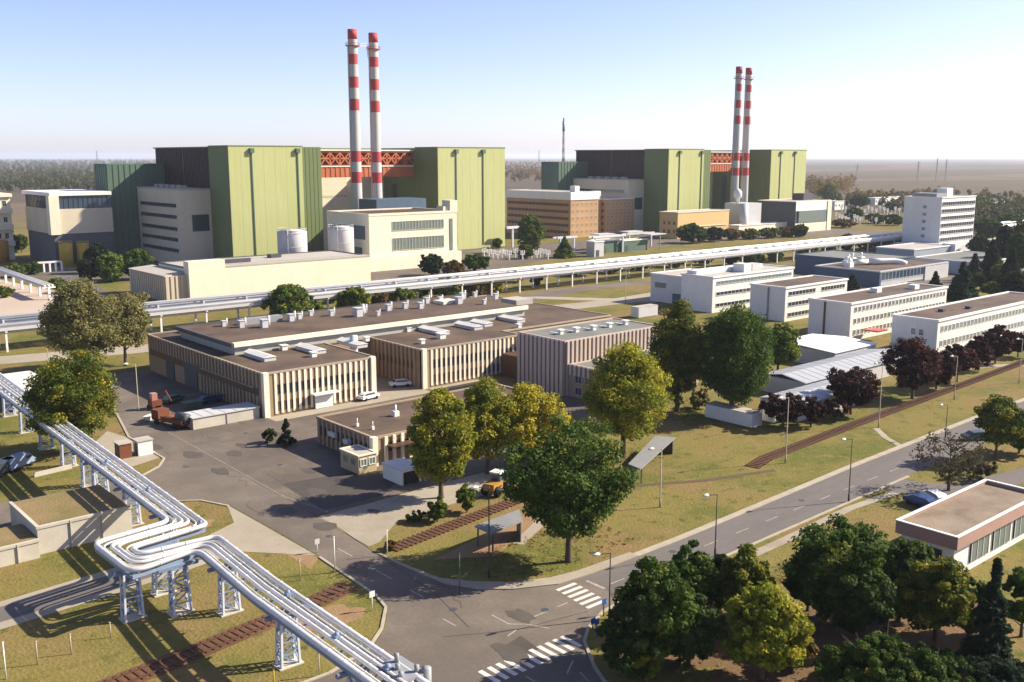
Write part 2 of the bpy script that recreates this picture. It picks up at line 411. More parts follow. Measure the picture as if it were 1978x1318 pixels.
struct("kerb", MB().strip([(52.9, 94.2), (52.2, 81.7), (51.4, 78.7), (48.6, 75.2), (45.4, 72.6), (40.5, 71.1), (22, 71.1)], 0.3, 0, 0.12), M_kerb)
struct("kerb", MB().strip([(49, 136.1), (52.4, 138.7), (54.5, 142), (54.8, 157), (60.3, 180)], 0.35, 0, 0.12), M_kerb)
struct("kerb", MB().strip([(46, 124.3), (50.8, 120.8), (52.6, 116.5)], 0.3, 0, 0.12), M_kerb)
struct("kerb", MB().strip([(61.2, 106.6), (59.8, 115), (60.8, 157)], 0.07, 0.026, 0.004), M_paint2)
struct("path", MB().sheet([(70, 61.9), (98, 62.6), (112, 63.5), (123, 62.8), (123, 64.0), (112, 64.7), (97, 63.9), (70, 63.1)], 0.02), M_conc)
struct("path", MB().sheet([(122, 66.4), (127.5, 66.4), (131, 60), (150, 56), (150, 53), (129, 55), (123, 62)], 0.032), M_asph3)
# driveway and track on the pipeline side
struct("path", MB().sheet([(52.7, 117), (50.5, 110.5), (46, 108.4), (38, 106.5), (10, 104), (10, 97.6), (38, 100), (47, 101.5), (52.9, 95)], 0.016), M_conc)
struct("road", MB().sheet([(44, 105.6), (38, 104.8), (0, 102.5), (0, 98.8), (38, 101.3), (44, 102.4)], 0.024), M_asph3)
struct("soil", MB().sheet([(52.7, 94), (50.5, 92), (50.5, 104), (52.7, 110)], 0.012), M_soil)
struct("soil", MB().sheet([(49, 141), (54.3, 143), (54.6, 157), (53.5, 163), (50, 158), (46.5, 150)], 0.012), M_conc)
# old railway sidings crossing the verge
def siding(pts, wd=2.6):
    tag(MB().strip(pts, wd, 0.034).build("railway_track", M_rust), kind='structure')
    e = MB()
    for s in (-0.72, 0.72):
        P = [Vector((p[0], p[1])) for p in pts]
        q = []
        for i, a in enumerate(P):
            d = (P[min(i + 1, len(P) - 1)] - P[max(i - 1, 0)]).normalized(); q.append((a.x - d.y * s, a.y + d.x * s))
        e.strip(q, 0.12, 0.034, 0.13)
    for a, c in zip(pts, pts[1:]):
        a, c = Vector((*a, 0.06)), Vector((*c, 0.06)); n = int((c - a).length / .75); d = (c - a).normalized(); pr = Vector((-d.y, d.x, 0))
        for k in range(n): q = a.lerp(c, k / n); e.bar(q - pr * 1.15, q + pr * 1.15, .24, .1)
    tag(e.build("rails", M_rail), kind='structure')
siding([(-10, 79.5), (14, 80.2), (30.9, 82.0), (47.4, 84.6), (51.5, 85.6)], 3.0)
siding([(60.3, 90.9), (70, 92.3), (81.3, 93.9), (96, 94.6)], 1.8)
struct("path", MB().strip([(88, 92.5), (96.9, 88.6), (107, 83.2), (118.3, 79.6)], 1.0, 0.016), mat("painted shadow line", (0.085, 0.06, 0.03), (0.11, 0.08, 0.035), scale=.5))  # not a footpath: a shadow line on the grass, painted as a dark strip
siding([(117, 82.6), (122.3, 83.9), (150, 85.6), (195, 87.8), (330, 95)], 2.4)
struct("path", MB().sheet([(62, 85.4), (66, 86.2), (81.5, 89.8), (81.5, 87.4), (68, 81.6)], 0.014), M_soil)
struct("path", MB().sheet([(71.8, 83.2), (79.5, 87.2), (80.3, 85.9), (72.6, 82.1)], 0.018), M_conc)
struct("path", MB().strip([(150, 82), (146, 78), (143, 73.6)], 1.0, 0.018), M_conc)
struct("path", MB().strip([(196, 99), (215, 92), (225, 86), (228, 75)], 2.4, 0.02), M_conc)
# back area between the workshop and the long pipe rack
struct("road", MB().sheet([(40, 236), (80, 226), (150, 214), (172, 212), (230, 206), (262, 214), (262, 220), (225, 216), (175, 222), (150, 224), (82, 236), (40, 246)], 0.02), M_conc)
struct("road", MB().sheet([(177, 236), (196, 226), (236, 236), (300, 232), (300, 240), (230, 246), (205, 240)], 0.022), M_asph)
struct("road", MB().sheet([(205, 240), (214, 236), (240, 204), (232, 202)], 0.026), M_conc)
struct("yard", MB().sheet([(60, 275), (95, 290), (104, 330), (96, 400), (60, 420), (30, 330)], 0.02), mat("pinkish concrete yard", (0.43, 0.35, 0.28), (0.35, 0.28, 0.22), scale=0.08, amt=0.6))
struct("road", MB().sheet([(126, 395), (112, 330), (104, 300), (98, 300), (104, 335), (116, 400), (120, 440), (128, 440)], 0.024), M_asph3)
struct("yard", MB().sheet([(200, 290), (330, 330), (440, 330), (560, 300), (560, 360), (440, 380), (190, 380), (60, 440), (60, 425), (180, 330)], 0.018), M_asph2)
struct("yard", MB().sheet([(310, 160), (420, 160), (520, 190), (520, 240), (300, 240)], 0.018), M_asph2)

# painted markings: two zebra crossings, centre dashes, corner lines
z = MB()
for i in range(6):
    v = 65.35 + i * 0.98
    c0, c1 = (66.4 + i * 0.12), (69.1 + i * 0.12)
    z.sheet([(c0, v), (c1, v), (c1, v + 0.5), (c0, v + 0.5)], 0.033)
struct("road_markings", z, M_paint)
z = MB()
for i in range(11):
    u = 50.35 + i * 0.98
    z.sheet([(u, 60.3), (u + 0.5, 60.3), (u + 0.5, 62.9), (u, 62.9)], 0.033)
struct("road_markings", z, M_paint)
z = MB()
z.strip([(58.3, 70.6), (58.3, 68.0), (59.6, 66.8), (60.6, 64.8)], 0.16, 0.033)
z.strip([(71.0, 70.2), (71.0, 67.6)], 0.4, 0.033)
for a, b in (((61, 67.6), (63, 67.6)), ((64.4, 67.7), (65.8, 67.7)), ((56.6, 66.2), (58.0, 66.6)), ((54.2, 64.6), (54.3, 66.0)), ((53.0, 58), (53.0, 59.6)), ((54.2, 71), (54.2, 73)), ((55.6, 78), (55.6, 80.5)),
             ((55.7, 84), (55.7, 87)), ((55.8, 92), (55.8, 95)), ((72.4, 68), (74.4, 68)), ((56, 57.6), (58, 58.9)), ((56.5, 55.5), (57.0, 57))):
    z.strip([a, b], 0.14, 0.033)
struct("road_markings", z, M_paint2)
z = MB()
for i in range(24):
    z.strip([(76 + i * 6, 68.1 + i * 0.05), (78.6 + i * 6, 68.12 + i * 0.05)], 0.13, 0.033)
struct("road_markings", z, M_paint2)
# tarred seams and darker patches on the junction
z = MB()
z.strip([(59.7, 114), (59.2, 100), (58, 88), (57, 78), (55, 70)], 0.10, 0.0325)
z.strip([(52, 70), (58, 66.6), (66, 65.0)], 0.10, 0.0328)
z.sheet([(61, 107), (70, 107), (76, 112), (75, 118), (62, 120)], 0.0285)
z.sheet([(55.0, 62), (57.2, 62.5), (57.6, 65.5), (55.4, 65.0)], 0.0285)
struct("road_markings", z, mat("tar seam", (0.06, 0.052, 0.046), (0.085, 0.074, 0.064), scale=0.5))

# worn details: tyre tracks, oil stains, manholes, cracks
z = MB(); rr_ = random.Random(11)
for k in range(26):
    u, v = rr_.uniform(54, 76), rr_.uniform(62, 155)
    if v < 100 and u > 58.5 and v > 71: continue
    if v < 71 and u < 46: continue
    n = 9; r0 = rr_.uniform(.3, 1.5); z.sheet([(u + math.cos(i * 6.283 / n) * r0 * rr_.uniform(.6, 1.2), v + math.sin(i * 6.283 / n) * r0 * 1.6 * rr_.uniform(.6, 1.2)) for i in range(n)], 0.0345 + k * .0001)
struct("road_stain", z, mat("oil stained asphalt", (0.075, 0.064, 0.054), (0.11, 0.094, 0.08), scale=.7))
z = MB()
for u, v in ((56.2, 74), (57, 99), (57.5, 131), (66, 128), (63, 68), (84, 69.5), (110, 69.8), (70, 147)):
    z.sheet([(u + math.cos(i * .5236) * .42, v + math.sin(i * .5236) * .42) for i in range(12)], 0.0375)
struct("manhole_cover", z, M_greyd)
z = MB()
for k in range(14):
    u, v = rr_.uniform(54, 74), rr_.uniform(64, 150)
    if (v < 105 and u > 58 and v > 71) : u = rr_.uniform(53.5, 57.5)
    pts = [(u, v)]
    for i in range(6): pts.append((pts[-1][0] + rr_.uniform(-1, 1.2), pts[-1][1] + rr_.uniform(.3, 1.6)))
    z.strip(pts, .07, 0.036)
struct("road_crack", z, mat("cracked asphalt", (0.07, 0.06, 0.05), (0.1, 0.086, 0.072), scale=.9))
# trodden earth below the grove and on the verge
rr_ = random.Random(4)
def blot(u, v, ru, rv, zz, m, n=16):
    struct("soil", MB().sheet([(u + math.cos(i * 2 * math.pi / n) * ru * rr_.uniform(.65, 1.15), v + math.sin(i * 2 * math.pi / n) * rv * rr_.uniform(.65, 1.15)) for i in range(n)], zz), m)
M_litter = mat("leaf litter soil", (0.13, 0.075, 0.035), (0.08, 0.055, 0.026), scale=.35, amt=.9, c3=(0.2, 0.11, 0.05), scale3=.15, bump=.4)
for k, (u, v, a, b_) in enumerate(((72, 53, 8, 5), (82, 46, 9, 6), (92, 41, 8, 5), (68, 46, 6, 5), (80, 38, 10, 6), (102, 57, 5, 2.5), (46, 80.5, 4, 2.5), (46, 113, 3, 2.2))): blot(u, v, a, b_, 0.006 + .0007 * k, M_litter if k < 5 else M_soil)

# ------------------------------------------------------------------ buildings
def building(name, label, x, y, group=None, cat="building"):
    return thing(name, label, cat, (x, y, 0), group)

def window_mesh(w_, h, axis, name="window", glass=M_glass, frame=M_white, d=0.10, mull=1):
    """a window of width w_ and height h: frame ring with mullions (proud of the wall) and a pane; axis 'y' faces -Y, 'x' faces -X"""
    b = MB(); t = 0.09
    def bx(u0, u1, a0, a1, z0, z1):
        if axis == 'y': b.box(u0, u1, a0, a1, z0, z1)
        else: b.box(a0, a1, u0, u1, z0, z1)
    b.cur = 0
    bx(-w_ / 2, w_ / 2, -d, 0.02, -t, 0); bx(-w_ / 2, w_ / 2, -d, 0.02, h, h + t)
    bx(-w_ / 2 - t, -w_ / 2, -d, 0.02, -t, h + t); bx(w_ / 2, w_ / 2 + t, -d, 0.02, -t, h + t)
    for i in range(mull):
        c = -w_ / 2 + w_ * (i + 1) / (mull + 1); bx(c - 0.035, c + 0.035, -d * 0.8, 0.02, 0, h)
    b.cur = 1; bx(-w_ / 2, w_ / 2, -0.03, 0.02, 0, h)
    return b.build(name, [frame, glass], None)

def windows(parent, axis, plane, starts, zs, w_, h, glass=M_glass, frame=M_white, name="window", mull=1):
    first = None
    for z in zs:
        for u in starts:
            loc = (u, plane, z) if axis == 'y' else (plane, u, z)
            if first is None:
                first = window_mesh(w_, h, axis, name, glass, frame, mull=mull); first.parent = parent; first.location = Vector(loc) - root_loc(parent)
            else: dup_mesh(first, name, parent, loc)

def frange(a, b, n): return [a + (b - a) * i / (n - 1) for i in range(n)] if n > 1 else [a]

def ribbon(parent, axis, plane, a, b, z0, z1, glass=M_glass, step=1.6, proud=0.05, name="window_band", frame=M_greyl):
    mb = MB(); mb.cur = 1
    def bx(u0, u1, p0, p1, w0, w1):
        if axis == 'y': mb.box(u0, u1, plane - p0, plane + p1, w0, w1)
        else: mb.box(plane - p0, plane + p1, u0, u1, w0, w1)
    bx(a, b, 0.03, 0.05, z0, z1); mb.cur = 0
    n = max(1, int((b - a) / step))
    for i in range(n + 1):
        c = a + (b - a) * i / n
        bx(c - 0.07, c + 0.07, proud + 0.03, 0.05, z0, z1)
    bx(a - 0.1, b + 0.1, proud + 0.10, 0.05, z0 - 0.14, z0); bx(a - 0.1, b + 0.1, proud + 0.06, 0.05, z1, z1 + 0.1)
    return mb.build(name, [frame, glass], parent)

def flat_roof(parent, x0, x1, y0, y1, z, m, edge=M_kerb, t=0.35, h=0.25, over=0.0, name="roof"):
    mb = MB(); mb.cur = 0; mb.box(x0 + t, x1 - t, y0 + t, y1 - t, z, z + h * 0.4)
    mb.cur = 1
    mb.box(x0 - over, x1 + over, y0 - over, y0 + t, z, z + h); mb.box(x0 - over, x1 + over, y1 - t, y1 + over, z, z + h)
    mb.box(x0 - over, x0 + t, y0 + t, y1 - t, z, z + h); mb.box(x1 - t, x1 + over, y0 + t, y1 - t, z, z + h)
    return mb.build(name, [m, edge], parent)

def ribbed(parent, x0, x1, y0, y1, z0, z1, step, m, depth=0.12, name="wall", faces="xy"):
    """walls of a box with shallow vertical ribs on the two faces towards us"""
    mb = MB(); mb.box(x0, x1, y0, y1, z0, z1)
    if "y" in faces:
        n = int((x1 - x0) / step)
        for i in range(n): mb.box(x0 + (i + 0.1) * step, x0 + (i + 0.55) * step, y0 - depth, y0 + 0.01, z0, z1 - 0.02)
    if "x" in faces:
        n = int((y1 - y0) / step)
        for i in range(n): mb.box(x0 - depth, x0 + 0.01, y0 + (i + 0.1) * step, y0 + (i + 0.55) * step, z0, z1 - 0.02)
    return mb.build(name, m, parent)

# ---- the two reactor buildings
def reactor(u0, wa, wb, gap, wc, label, truss_label=None):
    V0 = 380.0
    b = building("reactor_building", label, u0, V0, "green reactor buildings", "power station")
    T = 48.0
    def tower(x0, x1):
        t = MB(); t.box(x0, x1, V0, V0 + 18, 0, T)
        # cladding seams at each storey and panel
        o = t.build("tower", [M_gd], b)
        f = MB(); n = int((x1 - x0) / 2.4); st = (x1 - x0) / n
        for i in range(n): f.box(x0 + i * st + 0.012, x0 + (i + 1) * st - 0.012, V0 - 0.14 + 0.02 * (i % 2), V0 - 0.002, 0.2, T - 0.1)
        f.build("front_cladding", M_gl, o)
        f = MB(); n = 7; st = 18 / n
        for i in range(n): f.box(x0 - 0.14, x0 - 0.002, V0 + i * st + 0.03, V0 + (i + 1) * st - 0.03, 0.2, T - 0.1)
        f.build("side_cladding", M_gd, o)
        r = MB(); r.box(x0 - 0.2, x1 + 0.2, V0 - 0.2, V0 + 18, T, T + 0.5); r.build("roof_edge", M_gd, o)
        return o
    o1 = tower(u0, u0 + wa)
    o2 = tower(u0 + wa + wb + gap, u0 + wa + wb + gap + wc)
    for o, x0, fr in ((o1, u0, (0.30, 0.93)), (o2, u0 + wa + wb + gap, (0.26, 0.66))):
        wd = wa if o is o1 else wc
        for k in fr:
            p = MB(); x = x0 + wd * k
            p.box(x - 0.22, x + 0.22, V0 - 0.5, V0 - 0.14, 2, T - 2.5); p.prism([(x - 0.9, V0 - 1.3), (x + 0.9, V0 - 1.3), (x + 0.9, V0 - 0.14), (x - 0.9, V0 - 0.14)], T - 2.5, T - 0.6)
            p.build("drain_pipe", M_gt, o)
    # darker strip set back beside the first tower
    s = MB(); s.box(u0 + wa, u0 + wa + wb, V0 + 1.2, V0 + 18, 0, T)
    for i in range(5): s.box(u0 + wa + 0.1 + i * wb / 5, u0 + wa + (i + 1) * wb / 5 - 0.12, V0 + 1.06, V0 + 1.21, 0.2, T - 0.1)
    s.build("side_strip", M_gd, b)
    # reactor hall behind
    h = MB(); h.box(u0 + wa - 6, u0 + wa + wb + gap + wc - 1, V0 + 48, V0 + 76, 0, T - 0.6); h.build("reactor_hall", M_creamg, b)
    h = MB(); h.box(u0 + 0.6, u0 + wa + wb, V0 + 18, V0 + 75.5, 30.2, T - 0.4)
    n = 22
    for i in range(n): h.box(u0 + 0.4, u0 + 0.62, V0 + 18.2 + i * 57 / n, V0 + 18.2 + (i + 0.72) * 57 / n, 30.6, T - 0.7)
    h.build("brown_gallery", M_brown, b)
    h = MB(); h.box(u0 + 0.2, u0 + 0.6, V0 + 44.0, V0 + 44.9, 30.2, T - 0.5); h.build("gallery_pillar", M_wbrown, b)
    r = MB(); r.box(u0 - 0.2, u0 + wa + wb, V0 + 18, V0 + 76, T - 0.4, T + 0.1); r.box(u0 + wa + wb, u0 + wa + wb + gap + wc, V0 + 48.2, V0 + 76, T - 0.6, T + 0.1); r.box(u0 + wa + wb + gap, u0 + wa + wb + gap + wc, V0 + 18.6, V0 + 48, T - 0.4, T + 0.1); r.build("roof", M_gd, b)
    h = MB(); h.box(u0 + 1, u0 + wa, V0 + 18, V0 + 75.5, 0, 30.2); h.build("lower_wall", M_gd, b)
    # side wall of the recess, seen past the chimneys
    x2 = u0 + wa + wb + gap
    h = MB(); h.box(x2, x2 + 2, V0 + 18, V0 + 48, 0, T - 0.4)
    for i in range(12): h.box(x2 - 0.12, x2, V0 + 18.2 + i * 2.5, V0 + 20.2 + i * 2.5, 0.2, T - 1)
    h.build("recess_wall", M_gd, b)
    # red steel gallery across the recess
    xa, xb, yv = u0 + wa + wb, x2, V0 + 19.5; yb = V0 + 44.0
    t = MB()
    for z in (46.2, 40.0, 43.2): t.box(xa, xb, yv - 0.35, yv + 0.35, z - 0.35, z + 0.35)
    n = 12; st = (xb - xa) / n
    for i in range(n):
        t.bar((xa + i * st, yv, 40.2), (xa + (i + 1) * st, yv, 46.0), 0.55); t.bar((xa + (i + 1) * st, yv, 40.2), (xa + i * st, yv, 46.0), 0.55)
        t.bar((xa + i * st, yv, 40.2), (xa + i * st, yv, 46.0), 0.7)
        t.bar((xa + (i + .5) * st, yv + 2.4, 40.2), (xa + (i + .5) * st, yv + 2.4, 46.0), 0.6)
    t.box(xa, xb, yv + 2.9, yv + 3.4, 39.5, 46.5)
    t.build("red_truss", M_redst, b)
    t = MB(); t.box(xa, xb, yv - 0.3, yv + 3.9, 34.8, 39.5)
    for i in range(24): t.box(xa + i * st / 2, xa + i * st / 2 + 0.9, yv - 0.5, yv - 0.3, 34.9, 39.3)
    t.build("red_band", M_redst, b)
    t = MB(); t.box(xa, xb, yv - 0.8, yv + 4, 46.6, 47.2); t.box(xa, xb, yv - 0.7, yv - 0.35, 39.45, 39.9); t.build("white_beam", M_white, b)
    t = MB(); t.box(xa, xa + gap * 0.62, yb - 1.5, yb + 4, 0, 46); t.box(xa + gap * 0.62, xb, yb + 1, yb + 4, 0, 46); t.build("recess_back", M_cream, b)
    t = MB(); t.box(xa, xa + gap * 0.62, yb - 1.62, yb - 1.5, 25, 26); t.build("pilaster", M_creamg, b)
    t = MB(); t.box(x2 - 0.4, x2 - 0.02, yb - 10, yb - 7, 12, 31); t.build("window", M_glassb, b)
    # cream annex on the left flank with sloping ribbons of windows
    ua = u0 - 13.5
    t = MB(); t.box(ua, u0 - 0.03, V0 + 18, V0 + 63, 0, 30.6); an = t.build("annex", M_creamg, b)
    t = MB(); t.box(ua - 0.25, u0 - 0.3, V0 + 17.8, V0 + 63.2, 30.6, 31.2)
    for i in range(5): t.box(ua + 3 + i * 0.4, ua + 6 + i * 0.4, V0 + 24 + i * 7, V0 + 27 + i * 7, 31.2, 32.4)
    t.build("annex_roof", M_roofl, an)
    for z0 in (23.6, 19.0, 14.1, 9.7, 5.2):
        r = ribbon(b, 'x', ua, V0 + 21.5, V0 + 60, z0, z0 + 1.4, M_glass, 2.2, frame=M_grey)
    t = MB(); t.box(u0 - 8.6, u0 - 1.4, V0 + 17.85, V0 + 18.1, 13.8, 20.6); t.build("teal_window", mat("teal glass", (0.012, 0.04, 0.05), rough=0.2, spec=0.5), b)
    # green lower hall beyond the annex
    t = MB(); t.box(u0 - 26, u0 - 0.6, V0 + 63.4, V0 + 78, 0, 41.0)
    for i in range(10): t.box(u0 - 25.8 + i * 2.5, u0 - 23.9 + i * 2.5, V0 + 63.2, V0 + 63.41, 0.3, 40.6)
    for i in range(6): t.box(u0 - 26.2, u0 - 25.98, V0 + 63.8 + i * 2.5, V0 + 65.7 + i * 2.5, 0.3, 40.6)
    t.build("turbine_hall", M_gt, b)
    return b

near_r = reactor(179.3, 32.9, 9.6, 60.7, 40.8, "large green reactor hall behind the cream buildings, on the left of the site")
far_r = reactor(445.3, 31.5, 8.0, 58.8, 39.0, "more distant green reactor hall rising behind the brick offices")

# ---- chimneys, red and white
BANDS = [(94.8, 99.0), (84.2, 88.6), (74.2, 79.0), (64.5, 69.5), (42.2, 47.0), (33.0, 37.8)]
def chimney(x, y, label, zt=98.0, r0=2.65, r1=2.0, seg=24):
    c = thing("chimney", label, "chimney", (x, y, 0), "red and white striped chimneys")
    k = zt / 99.0
    edges = sorted({0.0, zt} | {a * k for a, _ in BANDS} | {min(b_ * k, zt) for _, b_ in BANDS})
    m_ = MB()
    for i in range(len(edges) - 1):
        z0, z1 = edges[i], edges[i + 1]; mid = (z0 + z1) / 2 / k
        m_.cur = 1 if any(a < mid < b_ for a, b_ in BANDS) else 0
        rr = lambda z: r0 + (r1 - r0) * z / zt
        m_.tube([(x, y, z0), (x, y, z1)], [rr(z0), rr(z1)], seg, caps=(i == len(edges) - 2))
    m_.build("shaft", [M_chimw, M_red], c)
    p = MB()
    for z in (zt - 7.0,):
        p.cyl(x, y, z, z + 0.25, r1 + 1.1, 20)
        for i in range(10):
            a = i * math.pi / 5; p.bar((x + math.cos(a) * (r1 + 1.05), y + math.sin(a) * (r1 + 1.05), z), (x + math.cos(a) * (r1 + 1.05), y + math.sin(a) * (r1 + 1.05), z + 1.2), 0.1)
        p.tube([(x + math.cos(i * math.pi / 8) * (r1 + 1.05), y + math.sin(i * math.pi / 8) * (r1 + 1.05), z + 1.2) for i in range(17)], 0.07, 4)
    p.build("platform", M_red, c)
    l = MB(); l.box(x - r1 - 0.55, x - r1 - 0.2, y - 0.25, y + 0.25, 20, zt - 7)
    l.build("ladder", M_chimw, c)
    return c
ch1 = chimney(241.4, 385, "left chimney of the nearer tall red and white striped pair", 97.9)
chimney(252.0, 385, "right chimney of the nearer tall red and white striped pair", 97.2)
chimney(514.0, 385, "left chimney of the more distant red and white striped pair", 97.6)
chimney(523.8, 385, "right chimney of the more distant red and white striped pair", 97.4)
wk = MB(); wk.bar((243.2, 385, 91.2), (250.2, 385, 91.2), 0.8, 0.3); wk.bar((243.6, 384.6, 92.3), (249.8, 384.6, 92.3), 0.12)
for i in range(7): wk.bar((244 + i * 0.95, 384.6, 91.2), (244 + i * 0.95, 384.6, 92.3), 0.1)
wk.bar((249, 385, 91), (249.4, 385, 86.5), 0.6)
tag(wk.build("catwalk", M_white, None, Vector((247, 385, 91))), "white catwalk joining the tops of the nearer two chimneys", "catwalk")

# ---- cream turbine-side building with two ribbons of windows
b = building("cream_annex_building", "cream building with two window ribbons standing below the nearer chimneys", 212.5, 330.7)
mb = MB(); mb.box(212.5, 255.4, 330.7, 362, 0, 21.4); wl = mb.build("wall", M_cream, b)
flat_roof(b, 212.5, 255.4, 330.7, 362, 21.4, M_wbrown, M_cream, 0.5, 0.9, 0.15)
mb = MB(); mb.box(251.8, 255.6, 330.6, 336, 22.3, 26.4); mb.box(249, 251.8, 331.5, 336, 22.3, 24); mb.build("parapet", M_cream, b)
mb = MB(); mb.box(238, 264, 364, 378, 0, 26); mb.build("plant_room", M_bluew, b)
ribbon(b, 'y', 330.7, 223.2, 248.4, 15.4, 18.8, M_glassg, 1.5, 0.12, frame=M_creamg)
ribbon(b, 'y', 330.7, 223.2, 248.4, 7.6, 12.3, M_glassg, 1.5, 0.12, frame=M_creamg)
mb = MB(); mb.box(251.5, 253, 330.5, 330.72, 6, 19); mb.build("stair_window", M_glassg, b)
mb = MB(); mb.box(212.3, 212.52, 333.5, 358, 12.2, 17.5); mb.build("window_band", M_bluew, b)
mb = MB(); mb.box(212.3, 212.52, 336, 360, 2.0, 9); mb.build("loading_door", M_bluew, b)
mb = MB(); mb.box(211.0, 256.5, 329.2, 330.66, 0, 5.6); mb.build("plinth", M_cream, b)

# ---- long low cream hall with a raised corner parapet
b = building("cream_hall", "long low cream hall with a raised corner parapet, in front of the white tanks", 126, 300)
mb = MB(); mb.box(127.5, 193.0, 300, 326, 0, 9.4); mb.build("wall", M_cream, b)
mb = MB(); mb.box(126.5, 138.5, 299.7, 303.5, 0, 12.0); mb.build("corner_parapet", M_cream, b)
ribbed(b, 119.5, 126.5, 301.5, 331, 0, 7.8, 1.6, mat("beige sheeting", (0.5, 0.43, 0.32), (0.42, 0.36, 0.27), scale=0.2, stretch=(1, 1, .2)), 0.25, "ribbed_shed")
mb = MB(); mb.add([(119.2, 301.2, 8.0), (127.4, 303.6, 8.6), (127.4, 331.3, 8.6), (119.2, 331.3, 8.0), (119.2, 301.2, 7.8), (127.4, 303.6, 7.8), (127.4, 331.3, 7.8), (119.2, 331.3, 7.8)],
                    [(0, 1, 2, 3), (7, 6, 5, 4), (0, 4, 5, 1), (1, 5, 6, 2), (2, 6, 7, 3), (3, 7, 4, 0)]); mb.build("shed_roof", M_roofl, b)
flat_roof(b, 127.5, 193.0, 303.6, 326, 9.4, M_roofl, M_greyd, 0.5, 0.5, 0.1)
mb = MB(); mb.box(138.6, 193.0, 299.9, 303.5, 9.4, 9.9); mb.build("eave", M_roofl, b)
mb = MB(); mb.box(140, 152, 309, 310.2, 9.7, 10.9); mb.build("roof_duct", M_greyd, b); MB().box(163, 167, 316, 319, 9.7, 10.8).build("roof_duct", M_greyd, b)

def tank(x, y, r, z, m, name, label, group):
    t = thing(name, label, "tank", (x, y, 0), group)
    mb = MB(); mb.tube([(x, y, 0), (x, y, z - 0.5), (x, y, z)], [r, r, r * 0.97], 28); 
    for zz in (z * 0.33, z * 0.66, z - 0.7): mb.tube([(x, y, zz), (x, y, zz + 0.25)], r + 0.07, 28)
    mb.build("shell", m, t)
    mb = MB(); mb.tube([(x, y, z + 0.004), (x, y, z + r * 0.12), (x, y, z + r * 0.15)], [r * 0.98, r * 0.35, 0.2], 28); mb.build("dome", m, t)
    mb = MB(); mb.box(x - r * 0.75, x - r * 0.68, y - r * 0.75, y - r * 0.68, 0, z + 0.8)
    for i in range(14):
        a = i * math.pi / 7; mb.bar((x + math.cos(a) * r * 0.98, y + math.sin(a) * r * 0.98, z), (x + math.cos(a) * r * 0.98, y + math.sin(a) * r * 0.98, z + 1.0), 0.09)
    mb.tube([(x + math.cos(i * math.pi / 10) * r * 0.98, y + math.sin(i * math.pi / 10) * r * 0.98, z + 1.0) for i in range(21)], 0.07, 4); mb.build("railing", m, t)
M_tank = mat("pale grey tank", (0.56, 0.54, 0.52), (0.44, 0.43, 0.42), scale=0.2, amt=0.6, stretch=(1, 1, .2))
tank(181.4, 334.5, 5.4, 17.0, M_tank, "storage_tank", "white storage tank rising right in front of the green tower", "pale storage tanks")
tank(202.2, 334.5, 4.9, 17.4, M_tank, "storage_tank", "white storage tank beside the wall of the windowed cream building", "pale storage tanks")
tank(130.6, 431.5, 2.6, 8.9, M_yellow, "yellow_tank", "taller bright yellow upright tank below the cream building with a glass band", "yellow tanks")
tank(137.0, 430.5, 2.4, 8.6, M_yellow, "yellow_tank", "ochre yellow upright tank nearest the dark green hall", "yellow tanks")
tank(114.5, 462, 2.2, 9.0, M_amber, "yellow_tank", "orange upright tank beside the pale overgrown building", "yellow tanks")

# ---- building with a dark glass band, far left
b = building("glass_band_building", "cream building with a dark glass band and white roof edge, far left", 128, 436.3)
mb = MB(); mb.box(128, 152, 436.3, 473, 0, 12.6); mb.build("base", mat("slate base", (0.1, 0.11, 0.125), scale=0.2), b)
mb = MB(); mb.box(127.6, 152, 435.9, 473, 12.6, 22.8); mb.build("wall", M_creamg, b)
mb = MB(); mb.box(128, 152, 436.3, 473, 22.8, 28.2); mb.build("glass_band", M_glassb, b)
mb = MB()
for i in range(12): mb.box(128.8 + i * 1.95, 129.0 + i * 1.95, 436.1, 436.3, 22.8, 28.2)
for i in range(18): mb.box(127.8, 128.0, 438 + i * 1.95, 438.2 + i * 1.95, 22.8, 28.2)
mb.build("mullions", M_greyd, b)
mb = MB(); mb.box(127, 152, 435.4, 474, 28.2, 29.6); mb.build("roof", M_white, b)
mb = MB(); mb.box(126.4, 130.4, 434.8, 438.6, 12.4, 28.2); mb.build("corner_pillar", M_cream, b)

b = building("pale_building", "pale overgrown building with ledges at the far left edge", 108, 470)
mb = MB(); mb.box(98, 121.5, 472, 490, 0, 27)
for z0 in (6, 13, 20): mb.box(96, 121.7, 470.4, 472, z0, z0 + 2.2)
mb.box(97, 122.2, 471, 491, 27, 28.4); mb.build("wall", M_cream, b)
windows(b, 'y', 472, frange(101, 119, 7), (9.4, 16.2, 23.2), 1.5, 2.2)

# ---- workshop
b = building("workshop", "wide brown-roofed workshop with white pilasters and rows of skylights", 77, 154, cat="workshop")
WZ = 7.45
plan = [(77, 154), (99.5, 154), (99.5, 172), (110, 172), (110, 154), (135.3, 154), (135.3, 160), (168.5, 160), (168.5, 205.3), (77, 205.3)]
MB().prism(plan, 0, WZ).build("wall", M_panel, b)
mb = MB(); mb.prism([(77.3, 154.3), (99.2, 154.3), (99.2, 172.3), (110.3, 172.3), (110.3, 154.3), (135, 154.3), (135, 160.3), (168.2, 160.3), (168.2, 205), (77.3, 205)], WZ, WZ + 0.18)
mb.build("roof", M_roof, b)
mb = MB()
for a, c in zip(plan, plan[1:] + plan[:1]): mb.strip([a, c], 0.36, WZ, 0.33)
mb.build("parapet", mat("weathered parapet", (0.36, 0.3, 0.22), (0.24, 0.19, 0.13), scale=0.5), b)
M_pil = mat("white pilaster", (0.76, 0.7, 0.57), (0.6, 0.53, 0.41), scale=0.6, amt=0.6, stretch=(1, 1, .3))
